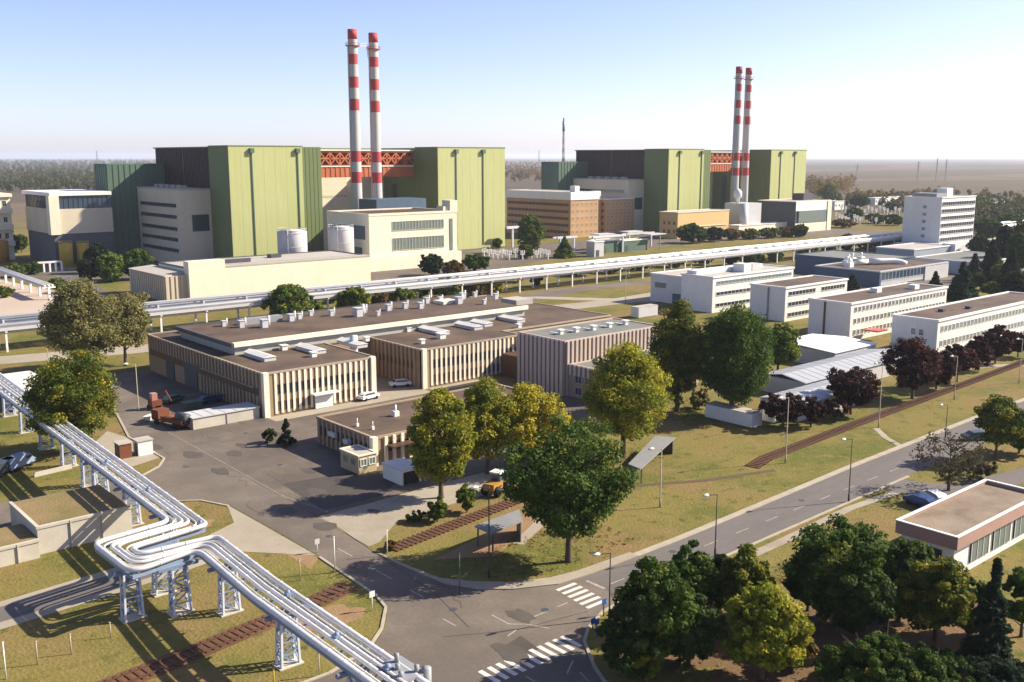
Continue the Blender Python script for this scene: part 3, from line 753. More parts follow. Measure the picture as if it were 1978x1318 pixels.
M_pil2 = mat("brown pilaster", (0.33, 0.25, 0.175), (0.24, 0.175, 0.115), scale=0.6, amt=0.7, stretch=(1, 1, .3))  # darker brown, for the left-facing walls, the ledge and the low roof edge
def pil_run(axis, plane, a0, a1, n, z0, z1, m, w_=0.55, d=0.35):
    first = None
    for u in frange(a0, a1, n):
        if axis == 'y':
            if first is None: first = MB().box(u - w_ / 2, u + w_ / 2, plane - d, plane + 0.01, z0, z1).build("pilaster", m, b); f0 = u
            else: o = bpy.data.objects.new("pilaster", first.data); COL.objects.link(o); o.parent = b; o.location = (u - f0, 0, 0)
        else:
            if first is None: first = MB().box(plane - d, plane + 0.01, u - w_ / 2, u + w_ / 2, z0, z1).build("pilaster", m, b); f0 = u
            else: o = bpy.data.objects.new("pilaster", first.data); COL.objects.link(o); o.parent = b; o.location = (0, u - f0, 0)
def corner_post(x, y, w_=0.9):
    MB().box(x - w_ / 2, x + w_ / 2, y - 0.5, y + w_ - 0.5, 0, WZ + 0.36).build("corner_post", M_pil, b)
pil_run('y', 154, 79.2, 97.6, 17, 0.35, WZ + 0.3, M_pil, 0.48, 0.16)
pil_run('y', 154, 112.4, 134.2, 20, 0.35, WZ + 0.3, M_pil, 0.48, 0.16)
for x, y in ((77.3, 154), (98.9, 154), (110.5, 154), (135, 154)): corner_post(x, y, 1.0)
st = (97.6 - 79.2) / 16
windows(b, 'y', 154, frange(79.2 + st / 2, 97.6 - st / 2, 16), (3.8,), 0.64, 1.55, M_glass, M_wbrown, mull=0)
windows(b, 'y', 154, frange(79.2 + st / 2, 97.6 - st / 2, 16), (0.95,), 0.62, 1.4, M_wbrown, M_wbrown, mull=0)
st = (134.2 - 112.4) / 19
windows(b, 'y', 154, frange(112.4 + st / 2, 134.2 - st / 2, 19), (3.8,), 0.64, 1.55, M_glass, M_wbrown, mull=0)
windows(b, 'y', 154, frange(112.4 + st / 2, 134.2 - st / 2, 19), (0.95,), 0.62, 1.4, M_wbrown, M_wbrown, mull=0)
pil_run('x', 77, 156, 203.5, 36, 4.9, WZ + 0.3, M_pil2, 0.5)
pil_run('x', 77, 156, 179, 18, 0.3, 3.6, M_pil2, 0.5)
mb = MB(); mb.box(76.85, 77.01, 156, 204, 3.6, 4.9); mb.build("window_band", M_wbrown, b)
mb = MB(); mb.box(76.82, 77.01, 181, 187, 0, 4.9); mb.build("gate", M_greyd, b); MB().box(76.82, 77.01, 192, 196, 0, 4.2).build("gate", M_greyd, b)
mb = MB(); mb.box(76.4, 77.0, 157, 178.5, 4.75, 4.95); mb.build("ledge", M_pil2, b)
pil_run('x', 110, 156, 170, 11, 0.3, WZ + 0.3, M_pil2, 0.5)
mb = MB(); mb.box(109.85, 110.01, 156, 170, 3.6, 4.9); mb.build("window_band", M_wbrown, b)
mb = MB(); mb.cyl(102.8, 166.5, 0, 9.6, 0.75, 14); mb.build("duct_stack", M_steelw, b)
# raised monitor roof with a pale fascia
mb = MB(); mb.box(80.8, 152.8, 172.6, 197.4, WZ + 0.19, 9.2); mb.build("monitor_wall", mat("pale monitor glazing", (0.4, 0.41, 0.37), (0.3, 0.31, 0.28), rough=.4, scale=.6), b)
mb = MB(); mb.cur = 0; mb.box(80.4, 153.2, 172.4, 197.8, 9.55, 9.8); mb.cur = 1; mb.box(80.2, 153.4, 171.9, 172.4, 9.2, 10.1); mb.build("monitor_roof", [M_roof, M_pil], b)
mb = MB(); mb.box(79.9, 80.4, 171.9, 198, 9.2, 10.0); mb.box(80.4, 153.4, 197.8, 198.2, 9.2, 10.0); mb.build("fascia", M_greyd, b)
# skylights and vents
def skylight(x, y, z, l, w_):
    o = MB(); o.box(x - w_ / 2, x + w_ / 2, y - l / 2, y + l / 2, z, z + 0.7); s = o.build("skylight", M_greyl, b)
    o = MB(); o.add([(x - w_ / 2 - .15, y - l / 2 - .15, z + 0.7), (x + w_ / 2 + .15, y - l / 2 - .15, z + 0.7), (x + w_ / 2 + .15, y + l / 2 + .15, z + 0.7), (x - w_ / 2 - .15, y + l / 2 + .15, z + 0.7),
                     (x, y - l / 2 - .15, z + 1.15), (x, y + l / 2 + .15, z + 1.15)], [(0, 1, 4), (2, 3, 5), (1, 2, 5, 4), (3, 0, 4, 5), (3, 2, 1, 0)])
    o.build("glazing", M_white, s)
for px, py, l in ((502, 684, 8), (600, 671, 7.5), (680, 660, 7.5), (838, 636, 8), (905, 627, 7), (930, 622, 5), (983, 613, 8.5)):
    p = at(px, py, WZ + 0.9); skylight(p.x, p.y, WZ + 0.18, l, 2.3)
for px, py, s in ((368, 638, 1.8), (395, 645, 1.9), (548, 672, 1.1), (605, 685, 1.0), (708, 655, 0.9), (788, 637, 0.9), (815, 660, 0.9), (852, 650, 1.4), (1002, 630, 0.9), (1030, 645, 0.8)):
    p = at(px, py, WZ + 0.6)
    o = MB(); o.box(p.x - s * .5, p.x + s * .5, p.y - s * .5, p.y + s * .5, WZ + 0.18, WZ + 0.5 + s * .5); o.box(p.x - s * .65, p.x + s * .65, p.y - s * .65, p.y + s * .65, WZ + 0.5 + s * .5, WZ + 0.65 + s * .5); o.build("roof_vent", M_white, b)
for px, py, s in ((432, 626, 1.0), (466, 628, 1.3), (510, 628, 1.6), (562, 616, 1.4), (578, 612, 1.0), (600, 606, 0.9), (640, 606, 1.1), (692, 607, 1.9), (702, 600, 1.2), (750, 596, 1.3), (782, 592, 1.2), (812, 592, 1.3), (824, 582, 1.2),
                  (850, 580, 1.1), (886, 583, 1.6), (893, 574, 1.4), (917, 570, 1.0), (957, 574, 1.2), (935, 584, 0.9), (730, 606, .8)):
    p = at(px, py, 10.3)
    o = MB(); o.box(p.x - s * .4, p.x + s * .4, p.y - s * .4, p.y + s * .4, 9.8, 10.1 + s * .8)
    o.cyl(p.x + s * .8, p.y + s * .3, 9.8, 10.4 + s, s * .22, 8); o.box(p.x - s * .5, p.x + s * .5, p.y - s * .5, p.y + s * .5, 10.1 + s * .8, 10.25 + s * .8)
    o.build("roof_vent", M_greyl, b)
mb = MB(); p = at(500, 622, 10); mb.box(p.x - 4, p.x + 5, p.y - 1, p.y + 1, 9.8, 11.0); mb.build("roof_duct", M_grey, b)
mb = MB(); p = at(860, 584, 10); mb.box(p.x - 2, p.x + 2.5, p.y - 2, p.y + 2, 9.8, 10.5); mb.build("roof_hatch", M_pil, b)
mb = MB(); mb.box(162, 167.5, 186, 192, WZ + 0.18, 8.9); mb.build("stair_head", M_roofl, b)
mb = MB(); mb.box(86.5, 90, 153.3, 153.62, 0.1, 2.5); mb.box(85.8, 90.8, 152.2, 153.62, 2.7, 2.95); mb.build("entrance", M_white, b)
mb = MB(); mb.box(129.5, 134.8, 145.2, 153.4, 0, 4.6); mb.build("link_door", M_wbrown, b)

# ---- fluted annex right of the workshop
b = building("fluted_annex", "windowless annex with vertical pinkish ribs and a grey roof of hooded vents", 126.6, 131.7)
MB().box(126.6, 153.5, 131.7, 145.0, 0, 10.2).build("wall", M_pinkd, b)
def ribs(axis, plane, a0, a1, step, z0, z1, m, wd=0.6):
    f0 = None; first = None
    n = int(round((a1 - a0) / step)) + 1
    for u in frange(a0, a1, n):
        if first is None:
            first = (MB().box(u - wd * step / 2, u + wd * step / 2, plane - 0.3, plane + 0.01, z0, z1) if axis == 'y' else MB().box(plane - 0.3, plane + 0.01, u - wd * step / 2, u + wd * step / 2, z0, z1)).build("rib", m, b); f0 = u
        else:
            o = bpy.data.objects.new("rib", first.data); COL.objects.link(o); o.parent = b; o.location = (u - f0, 0, 0) if axis == 'y' else (0, u - f0, 0)
ribs('x', 126.6, 132.4, 144.4, 1.2, 0, 10.35, M_pinkc, 0.62)
ribs('y', 131.7, 127.3, 153.0, 1.1, 0, 10.35, M_pinkc, 0.5)
flat_roof(b, 126.6, 153.5, 131.7, 145.0, 10.2, M_roofg, M_pinkc, 0.4, 0.3)
for px, py in ((1083, 640), (1113, 636), (1146, 632), (1177, 627), (1208, 622)):
    p = at(px, py, 10.9); o = MB(); o.box(p.x - .4, p.x + .4, p.y - .4, p.y + .4, 10.3, 11.1); o.box(p.x - .65, p.x + .65, p.y - .6, p.y + .6, 11.1, 11.28); o.box(p.x - .15, p.x + .15, p.y + .4, p.y + 3, 10.32, 10.42); o.build("roof_vent", M_white, b)
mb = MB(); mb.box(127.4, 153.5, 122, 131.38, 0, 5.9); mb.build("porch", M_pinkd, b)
flat_roof(b, 127.4, 153.5, 122, 131.3, 5.9, M_roofg, M_pinkc, 0.4, 0.3)
ribs('x', 127.4, 122.6, 130.8, 1.25, 4.2, 6.1, M_pinkc, 0.5)
ribs('y', 122, 128, 153, 1.3, 0, 6.1, M_pinkc, 0.5)
windows(b, 'x', 127.4, (123.6, 126.2, 128.8), (0.7, 2.9), 1.6, 1.3, M_glassb, M_pinkc)

# ---- low brown-roofed building in front
b = building("low_workshop", "low brown-roofed building with striped pilasters in front of the workshop", 76, 117.5, cat="workshop")
LZ = 3.95
MB().prism([(76, 118.5), (112, 118.5), (112, 134.5), (76, 134.5)], 0, LZ).build("wall", M_panel, b)
flat_roof(b, 76, 112, 118.5, 134.5, LZ, M_roof, M_pil2, 0.35, 0.35, 0.1)
pil_run('x', 76, 119.6, 133.6, 12, 0.2, LZ + 0.2, M_pil2, 0.42, 0.3)
pil_run('y', 118.5, 78.0, 111, 24, 0.2, LZ + 0.2, M_pil, 0.5, 0.3)
MB().box(75.6, 76.5, 118.1, 119.0, 0, LZ + 0.4).build("corner_post", M_pil, b)
windows(b, 'y', 118.5, frange(78.72, 110.3, 23), (1.9,), 0.66, 1.2, M_glass, M_wbrown, mull=0)
windows(b, 'x', 76, frange(120.2, 133, 11), (1.7,), 0.6, 1.3, M_glass, M_wbrown, mull=0)
for px, py, s in ((764, 800, 0.9), (690, 820, 0.4), (720, 826, 0.4)):
    p = at(px, py, 4.4); o = MB(); o.box(p.x - s * .5, p.x + s * .5, p.y - s * .5, p.y + s * .5, LZ + 0.1, LZ + .4 + s * .6); o.cyl(p.x, p.y, LZ + .3, LZ + 1 + s, s * .2, 8); o.build("roof_vent", M_white, b)
mb = MB(); mb.box(78, 90, 116.6, 118.1, 2.75, 2.95); mb.build("canopy", M_wbrown, b)
mb = MB(); mb.box(75.2, 75.68, 128.0, 130.0, 2.3, 3.0); mb.build("wall_unit", M_greyl, b); MB().box(75.0, 75.68, 124.0, 125.4, 2.2, 2.8).build("wall_unit", M_greyl, b)

# ------------------------------------------------------------------ trees and shrubs
def leaf_mesh(name, centers, radii, per, size, rng, flat=0.75, tints=None, droop=0.0):
    """leaf-sized quads gathered in clumps; one 'tint' value per leaf"""
    nC = len(centers)
    idx = np.repeat(np.arange(nC), per)
    n = len(idx)
    d = rng.normal(size=(n, 3)); d /= np.linalg.norm(d, axis=1)[:, None]
    rr = radii[idx] * (0.35 + 0.65 * rng.random(n) ** 0.5)
    off = d * rr[:, None]; off[:, 2] *= flat
    c = centers[idx] + off
    nrm = d * 0.7 + rng.normal(size=(n, 3)) * 0.55 + np.array([0, 0, 0.35]); nrm /= np.linalg.norm(nrm, axis=1)[:, None]
    t = np.cross(nrm, rng.normal(size=(n, 3))); t /= np.linalg.norm(t, axis=1)[:, None]
    b = np.cross(nrm, t)
    s = size * (0.6 + 0.8 * rng.random(n))
    t *= s[:, None] * 0.62; b *= s[:, None] * 0.42
    if droop: c[:, 2] -= droop * rng.random(n)
    V = np.empty((n, 4, 3)); V[:, 0] = c - t; V[:, 1] = c + b * 0.9 - t * 0.1; V[:, 2] = c + t; V[:, 3] = c - b
    me = bpy.data.meshes.new(name)
    me.vertices.add(n * 4); me.loops.add(n * 4); me.polygons.add(n)
    me.vertices.foreach_set("co", V.reshape(-1))
    me.loops.foreach_set("vertex_index", np.arange(n * 4, dtype=np.int32))
    me.polygons.foreach_set("loop_start", np.arange(0, n * 4, 4, dtype=np.int32))
    me.update(calc_edges=True)
    a = me.attributes.new("tint", 'FLOAT', 'FACE')
    ct = rng.random(nC) if tints is None else tints
    tv = np.clip(ct[idx] * 0.72 + rng.random(n) * 0.42 - 0.08, 0, 1)
    a.data.foreach_set("value", tv.astype(np.float32))
    return me

def crown_points(kind, w_, h, rng, n):
    """clump centres filling an uneven crown of width w_ and height h standing on z = 0"""
    a = w_ / 2
    lob = rng.normal(size=(13, 3)); lob /= np.linalg.norm(lob, axis=1)[:, None]
    amp = 0.8 + 0.32 * rng.random(13)
    P, Rr = [], []
    while len(P) < n:
        d = rng.normal(size=3); d /= np.linalg.norm(d)
        k = np.argmax(lob @ d); m_ = amp[k] * (0.82 + 0.18 * (lob[k] @ d))
        r = (0.25 + 0.75 * rng.random() ** 0.45)
        if kind == 'cone':
            z = rng.random() ** 1.35
            q = a * (1 - z) * (0.35 + 0.65 * rng.random() ** 0.5) * (0.8 + 0.35 * rng.random()); th = rng.random() * 2 * math.pi
            P.append((q * math.cos(th), q * math.sin(th), h * (z * 0.97 + 0.01))); Rr.append(a * (0.12 + 0.22 * (1 - z))); continue
        x, y, z = d * r * m_
        if kind == 'egg':      # widest below the middle, narrowing to the top
            f = 1.0 - 0.42 * max(z, 0) ; x *= f; y *= f
        elif kind == 'vase':
            f = 1.0 + 0.25 * z; x *= f; y *= f
        elif kind == 'column':
            f = 0.92 - 0.35 * max(z, 0) ** 2; x *= f; y *= f
        P.append((x * a * 0.98, y * a * 0.98, h * 0.5 + z * h * 0.48)); Rr.append(min(a, h / 2) * (0.135 + 0.13 * rng.random()))
    return np.array(P), np.array(Rr)

def trunk_mesh(h, crown0, r, rng, spread, limbs=6, m=None, stems=1):
    mb = MB()
    for s in range(stems):
        ox, oy = (0, 0) if stems == 1 else (rng.uniform(-.5, .5), rng.uniform(-.5, .5))
        pts = [(ox, oy, -0.15), (ox * 1.1, oy * 1.1, 0.25)]
        top_ = crown0 + (h - crown0) * 0.62
        for i in range(1, 5): pts.append((ox * (1 + i * .5) + rng.uniform(-.12, .12) * i * .4, oy * (1 + i * .5) + rng.uniform(-.12, .12) * i * .4, top_ * i / 4))
        rs = [r * 1.4, r * 1.05] + [r * (1 - 0.2 * i) for i in range(1, 5)]
        mb.tube(pts, rs, 8)
        for i in range(limbs):
            z0 = crown0 * 0.85 + (top_ - crown0 * 0.85) * (i + .3) / limbs
            th = i * 2.4 + rng.uniform(-.4, .4); L_ = spread * rng.uniform(.5, .8)
            f = z0 / top_; bx, by = pts[2][0] * f, pts[2][1] * f
            mb.tube([(bx, by, z0), (bx + math.cos(th) * L_ * .5, by + math.sin(th) * L_ * .5, z0 + L_ * .35), (bx + math.cos(th) * L_, by + math.sin(th) * L_, z0 + L_ * .85)], [r * .42, r * .28, r * .1], 6)
    return mb

TSEED = [100]
def tree(label, px, pyb, pyt, pw, kind, leaves, name="tree", cat="tree", group=None, base=0.16, n=None, leaf=0.31, bark=None, per=92, stems=1, fill=1.0, trunk_px=None, pos=None, dz=0.0):
    """a tree whose foot shows at (px, pyb), top at row pyt and crown pw photograph pixels wide"""
    TSEED[0] += 1; rng = np.random.default_rng(TSEED[0])
    g = at(px, pyb) if pos is None else Vector((pos[0], pos[1], 0))
    k = mpp(g); w_ = pw * k * 1.1
    h = hgt(pyt, g) if pyt is not None else dz
    h = max(h, 0.6)
    c0 = h * base
    t = thing(name, label, cat, (g.x, g.y, 0), group)
    if n is None: n = int(np.clip(26 * (w_ * (h - c0)) ** 0.62 / 3.2, 20, 300) * 1.25 * fill)
    P, Rr = crown_points(kind, w_, h - c0, rng, n); P[:, 2] += c0
    sz = leaf if k < 0.085 else leaf * min(2.6, k / 0.085)
    pr = per if k < 0.1 else max(22, int(per * (0.1 / k) ** 0.8))
    cm = leaf_mesh("crown", P, Rr, pr, sz, rng, droop=0.25 if kind == 'cone' else 0)
    cm.materials.append(leaves)
    c = bpy.data.objects.new("crown", cm); COL.objects.link(c); c.parent = t
    tb = trunk_mesh(h, max(c0, 0.3), max(0.06, h * 0.018 + w_ * 0.008), rng, w_ * 0.4, 3 if k > 0.15 else 11, stems=stems)
    tb.build("trunk", bark or M_bark, t, Vector((0, 0, 0)))
    return t

def shrub(label, px, pyb, pyt, pw, leaves=None, kind='round', name="shrub", group=None, **kw):
    return tree(label, px, pyb, pyt, pw, kind, leaves or L_mid, name, "shrub", group, base=0.03, **kw)

# trees on the near verge and round the workshop
tree("big dark green broad tree standing alone on the verge by the junction", 1098, 1085, 822, 222, 'vase', L_dark, base=0.17, per=130, leaf=0.30)
tree("tall lime yellow tree between the low workshop and the amber loader", 852, 962, 745, 128, 'column', L_lime, base=0.10, per=122)
tree("yellowing tree whose right side glows bright, behind the big dark tree", 1022, 905, 732, 146, 'egg', L_yel, base=0.13, per=122)
tree("yellow green tree half hidden between its lime and bright yellow neighbours", 942, 915, 724, 128, 'egg', L_lime, base=0.12, per=90)
tree("tall yellow green tree on a bare trunk in front of the fluted annex", 1203, 882, 652, 158, 'egg', L_lime, base=0.16, per=130)
tree("tall poplar turning yellow at its top, right of the fluted annex", 1308, 795, 575, 112, 'column', L_mixy, base=0.09, per=122)
tree("tallest dark green poplar in front of the white office block", 1412, 806, 576, 155, 'column', L_dark, base=0.08, per=125)
tree("smaller round green tree beside the bright white shed roof", 1502, 722, 622, 76, 'round', L_mid, base=0.12)
tree("bushy olive and yellow tree overhanging the foreground pipeline", 146, 872, 684, 168, 'round', L_mixy, base=0.10, per=130, leaf=0.30)
tree("pale olive willow-like tree, left one of the feathery pair by the workshop", 165, 722, 545, 140, 'egg', L_olive, base=0.14, per=125)
tree("pale olive feathery tree on a thin trunk next to the workshop corner", 243, 707, 556, 104, 'egg', L_olive, base=0.22, per=90)
tree("round olive green tree against the cream hall wall", 558, 622, 546, 84, 'round', L_mid, base=0.1)
for i, (px, pb, pt, w_, lv, lab) in enumerate((
    (600, 612, 575, 46, L_mid, "low green shrub right of the round tree by the cream hall"),
    (683, 606, 552, 62, L_mixy, "green and gold shrub behind the workshop roof vents"),
    (735, 598, 566, 40, L_rust, "small golden shrub behind the workshop roof, under the white pipes"),
    (775, 590, 545, 62, L_mid, "wide green shrub under the white pipe rack behind the workshop"),
    (862, 578, 532, 58, L_mid, "rounded green shrub below the pipe rack, left of a rusty one"),
    (912, 572, 538, 44, L_rust, "rusty orange shrub below the white pipe rack"),
    (952, 568, 538, 40, L_yel, "yellow shrub below the pipe rack near the workshop's far corner"),
    (833, 532, 488, 40, L_con, "dark pointed shrub at the foot of the cream windowed building"),
    (878, 532, 503, 44, L_rust, "orange shrub between two green ones at the cream building"),
    (918, 524, 488, 48, L_dark, "dark green shrub right of the orange one at the cream building"),
    (1036, 553, 522, 24, L_con, "dark round shrub alone under the white pipe rack"))):
    shrub(lab, px, pb, pt, w_, lv, group="shrubs behind the workshop")
tree("slender green poplar in front of the brick office blocks", 1024, 488, 408, 50, 'egg', L_mid, base=0.08)
tree("small conical green tree beside the brick offices", 1090, 498, 458, 34, 'cone', L_mid, base=0.05)
tree("tiny shrub at the foot of the right green tower", 962, 480, 462, 20, 'round', L_dark, base=0.05)
for px, pb, pt, w_, lv, lab in (
    (215, 545, 488, 52, L_mid, "rounded green tree in the shaded row left of the ribbed shed"),
    (268, 540, 482, 52, L_dark, "dark green tree nearest the ribbed shed corner"),
    (172, 545, 500, 40, L_con, "dark tree at the left end of the shaded row"),
    (190, 528, 470, 46, L_con, "very dark tree behind the shaded row, against the green hall"),
    (368, 508, 472, 34, L_con, "dark conical tree peeking over the cream hall roof"),
    (12, 500, 440, 44, L_con, "dark tree below the pale building at the left edge"),
    (42, 488, 452, 26, L_mid, "small green tree in front of the pale building"),
    (395, 500, 478, 26, L_dark, "small round bush beside the dark conical tree over the cream hall")):
    tree(lab, px, pb, pt, w_, 'cone' if 'conical' in lab else 'round', lv, base=0.06)

# hedge and shrubs along the far building and the white pipe rack
for i, (px, pb, pt, w_, lv, lab) in enumerate((
    (1338, 470, 432, 56, L_dark, "dark rounded shrub below the orange rendered building"),
    (1378, 467, 437, 46, L_con, "dark green shrub second from the orange rendered building"),
    (1414, 464, 442, 34, L_rust, "small ochre shrub in the hedge below the far chimneys"),
    (1446, 462, 440, 40, L_mixy, "green gold shrub in the middle of the far hedge"),
    (1484, 460, 440, 42, L_mixy, "yellowish shrub right of the hedge's middle"),
    (1516, 458, 438, 34, L_rust, "rusty shrub near the right end of the far hedge"),
    (1544, 458, 432, 34, L_dark, "dark pointed shrub at the hedge's end by the grey hall"),
    (1412, 514, 480, 26, L_con, "dark upright shrub below the pipe rack's middle"),
    (1452, 512, 488, 48, L_dark, "wide dark shrub right of the upright one under the rack"),
    (1496, 506, 482, 30, L_mid, "green shrub under the rack left of the slate blue hall"),
    (1600, 492, 466, 36, L_rust, "rusty shrub under the rack above the slate blue hall"),
    (1636, 486, 450, 38, L_purp, "purplish shrub overlapping the white pipe rack"),
    (1672, 482, 458, 40, L_mixy, "olive shrub beside the purplish one at the rack"),
    (1704, 480, 450, 34, L_dark, "dark green tree left of the tall white office"),
    (1734, 478, 455, 26, L_mixy, "yellow green shrub touching the tall white office"))):
    shrub(lab, px, pb, pt, w_, lv, group="shrubs along the far pipe rack")
# conifers and garden trees right
for px, pb, pt, w_, kd, lv, lab in (
    (1645, 566, 530, 34, 'cone', L_con, "small cone-shaped spruce at the end of the second white block"),
    (1856, 580, 506, 52, 'cone', L_con, "tall dark spruce behind the third white block's end"),
    (1882, 560, 528, 40, 'round', L_dark, "dark bush right of the tall spruce"),
    (1806, 554, 524, 20, 'cone', L_con, "thin dark spruce against the brown roofed hall"),
    (1912, 540, 462, 44, 'cone', L_con, "dark spruce right of the tall office's forecourt"),
    (1938, 520, 432, 44, 'column', L_con, "high dark conifer near the right edge"),
    (1966, 530, 440, 52, 'round', L_deep, "dark leafy tree at the right edge above the last white block"),
    (1962, 580, 520, 60, 'round', L_con, "dark tree at the right edge just behind the last white block"),
    (1918, 575, 545, 44, 'round', L_mid, "green bush behind the last white block's roof"),
    (1906, 464, 420, 54, 'round', L_deep, "round dark tree immediately right of the tall office"),
    (1946, 452, 412, 50, 'round', L_dark, "rounded tree further right of the tall office"),
    (1934, 545, 508, 40, 'round', L_mid, "lighter green garden tree among the dark conifers")):
    tree(lab, px, pb, pt, w_, kd, lv, base=0.06)
# dark purple plum trees along the fence
for px, pb, pt, w_, lab in (
    (1512, 826, 757, 82, "small dark purple tree left end of the plum row, by the white container"),
    (1566, 824, 766, 60, "dark purple tree with a bare stem, second in the plum row"),
    (1612, 812, 768, 52, "low purple tree under the large plum before the grey shed"),
    (1643, 800, 704, 98, "large dark purple tree in front of the grey shed roofs"),
    (1762, 770, 653, 108, "largest dark purple tree at the corner of the last white block"),
    (1808, 752, 676, 72, "dark purple tree overlapping the largest plum on its right"),
    (1848, 738, 664, 62, "dark purple tree midway along the last white block"),
    (1890, 716, 650, 48, "smaller purple tree between two bigger ones by the last white block"),
    (1922, 702, 627, 62, "tall dark purple tree near the right edge"),
    (1966, 690, 640, 56, "dark purple tree cut by the right edge")):
    tree(lab, px, pb, pt, w_, 'round', L_purp, "plum_tree", group="purple plum trees in a row", base=0.16, per=90)
# right verge
tree("green tree with a sunlit yellow top over the parked dark car", 1922, 888, 764, 88, 'round', L_mixy, base=0.2, per=90)
tree("dark leafy tree at the right edge beside the side lane", 1968, 876, 798, 84, 'round', L_dark, base=0.12)
tree("nearly leafless brown tree leaning over the main street's edge", 1832, 948, 832, 138, 'vase', L_bare, base=0.14, per=16, fill=0.9, leaf=0.26)
tree("dark bush under the leafless tree by the side lane", 1890, 925, 880, 80, 'round', L_bare, "shrub", "shrub", base=0.04, per=30)
# foreground right grove
for px, pb, pt, w_, kd, lv, lab in (
    (1262, 1285, 1076, 150, 'round', L_dark, "dark green tree at the grove's left end, right behind the street corner"),
    (1335, 1215, 1046, 112, 'egg', L_dark, "green tree behind the grove's first tree, touching the main street"),
    (1432, 1222, 1056, 120, 'egg', L_mixy, "tree with a rusty yellow top in the middle of the grove"),
    (1472, 1312, 1128, 152, 'egg', L_lime, "sunlit yellow green tree in front of the grove's middle"),
    (1612, 1208, 1004, 172, 'round', L_dark, "broad dark round tree with a yellow tinged top left of the flat house"),
    (1735, 1200, 1032, 112, 'round', L_deep, "very dark tree between the broad round tree and the flat house"),
    (1806, 1236, 1070, 136, 'round', L_mixy, "round olive tree in front of the flat house's corner"),
    (1908, 1292, 1074, 78, 'cone', L_con, "dark conifer in front of the flat house's lit wall"),
    (1972, 1230, 1086, 70, 'round', L_dark, "dark tree at the right edge below the flat house"),
    (1218, 1306, 1165, 110, 'round', L_deep, "low dark tree at the very street corner"),
    (1660, 1240, 1090, 130, 'round', L_deep, "dark shaded tree below the broad round one"),
    (1385, 1190, 1070, 90, 'egg', L_deep, "dark tree squeezed between the grove's green tree and the rusty topped one"),
    (1330, 1290, 1150, 120, 'round', L_deep, "low shaded tree in the hollow between the grove's left trees"),
    (1560, 1180, 1060, 80, 'round', L_deep, "low dark tree touching the broad round one on its left"),
    (1870, 1230, 1120, 80, 'round', L_deep, "shaded tree between the olive tree and the dark conifer"),
    (1762, 1150, 1045, 70, 'round', L_dark, "tree just left of the flat house's shaded wall"),
    (1540, 1290, 1215, 70, 'round', L_rust, "small tawny tree right of the sunlit yellow green one")):
    tree(lab, px, pb, pt, w_, kd, lv, base=0.08, per=125, leaf=0.30)
for px, pb, pt, w_, lv, lab in (
    (1702, 1345, 1246, 240, L_dark, "wide spreading dark shrub at the bottom edge"),
    (1800, 1338, 1270, 200, L_dark, "low dark juniper at the bottom edge, right of the wide shrub"),
    (1590, 1205, 1148, 36, L_lime, "small yellow shrub lit between the grove's dark trees"),
    (1245, 1312, 1240, 70, L_lime, "small yellowish shrub in front of the grove's left end"),
    (1930, 1345, 1275, 120, L_con, "dark shrub at the bottom right corner"),
    (845, 1008, 962, 42, L_mid, "small green bush on the verge left of its twin under the lime tree"),
    (902, 990, 938, 38, L_mid, "small green bush on the verge nearer the loader"),
    (802, 1008, 985, 34, L_dark, "low dark bush at the tip of the verge"),
    (521, 856, 826, 26, L_deep, "small dark bush left of the little spruce on the workshop forecourt")):
    shrub(lab, px, pb, pt, w_, lv, per=150, leaf=0.24, fill=3.0 if w_ > 100 else 1.4)
tree("little dark spruce on the workshop forecourt", 554, 860, 808, 30, 'cone', L_con, "spruce", base=0.05)
shrub("pale dry bush between the poplars right of the fluted annex", 1350, 790, 752, 40, L_olive)
shrub("low weedy bush by the junction's signpost", 755, 1063, 1045, 26, L_rust)

# far-off woods that read as one mass
def forest(name, label, spots, leaves, seed, size=2.2, per=46):
    rng = np.random.default_rng(seed)
    P, Rr = [], []
    for (x0, x1, y0, y1, n, h0, h1) in spots:
        for i in range(n):
            g = at(rng.uniform(x0, x1), rng.uniform(y0, y1)); h = rng.uniform(h0, h1)
            for q in range(2):
                P.append((g.x + rng.normal() * h * .18, g.y + rng.normal() * h * .18, h * (0.42 + 0.3 * q))); Rr.append(h * rng.uniform(.26, .36))
    P, Rr = np.array(P), np.array(Rr)
    me = leaf_mesh(name, P, Rr, per, size, rng, flat=1.05)
    me.materials.append(leaves)
    o = bpy.data.objects.new(name, me); COL.objects.link(o)
    return tag(o, label, "wood", kind='stuff')
forest("forest", "hazy wood filling the plain behind the left buildings", [(-60, 330, 346, 372, 420, 9, 16), (-80, 420, 326, 346, 420, 12, 18), (-80, 420, 318, 327, 260, 14, 22)], L_far, 5)
forest("forest", "dark strip of wood on the horizon at the left", [(-120, 900, 311.5, 318, 700, 14, 24)], L_dark, 6, 4.0, 26)
forest("forest", "brownish wood seen between the two reactor halls", [(900, 1180, 318, 352, 420, 9, 16), (940, 1300, 312, 320, 200, 12, 18)], L_rust, 8)
forest("forest", "autumn trees beyond the far reactor hall", [(1556, 1640, 366, 384, 46, 14, 24), (1640, 1790, 380, 394, 90, 5, 10), (1760, 1990, 376, 388, 22, 6, 11)], L_rust, 9, 1.7)
forest("forest", "low tree belt beyond the tall white office", [(1700, 2040, 390, 412, 120, 5, 10), (1870, 2060, 404, 440, 110, 9, 16), (1590, 1760, 384, 400, 50, 5, 8)], L_far, 10, 1.6)

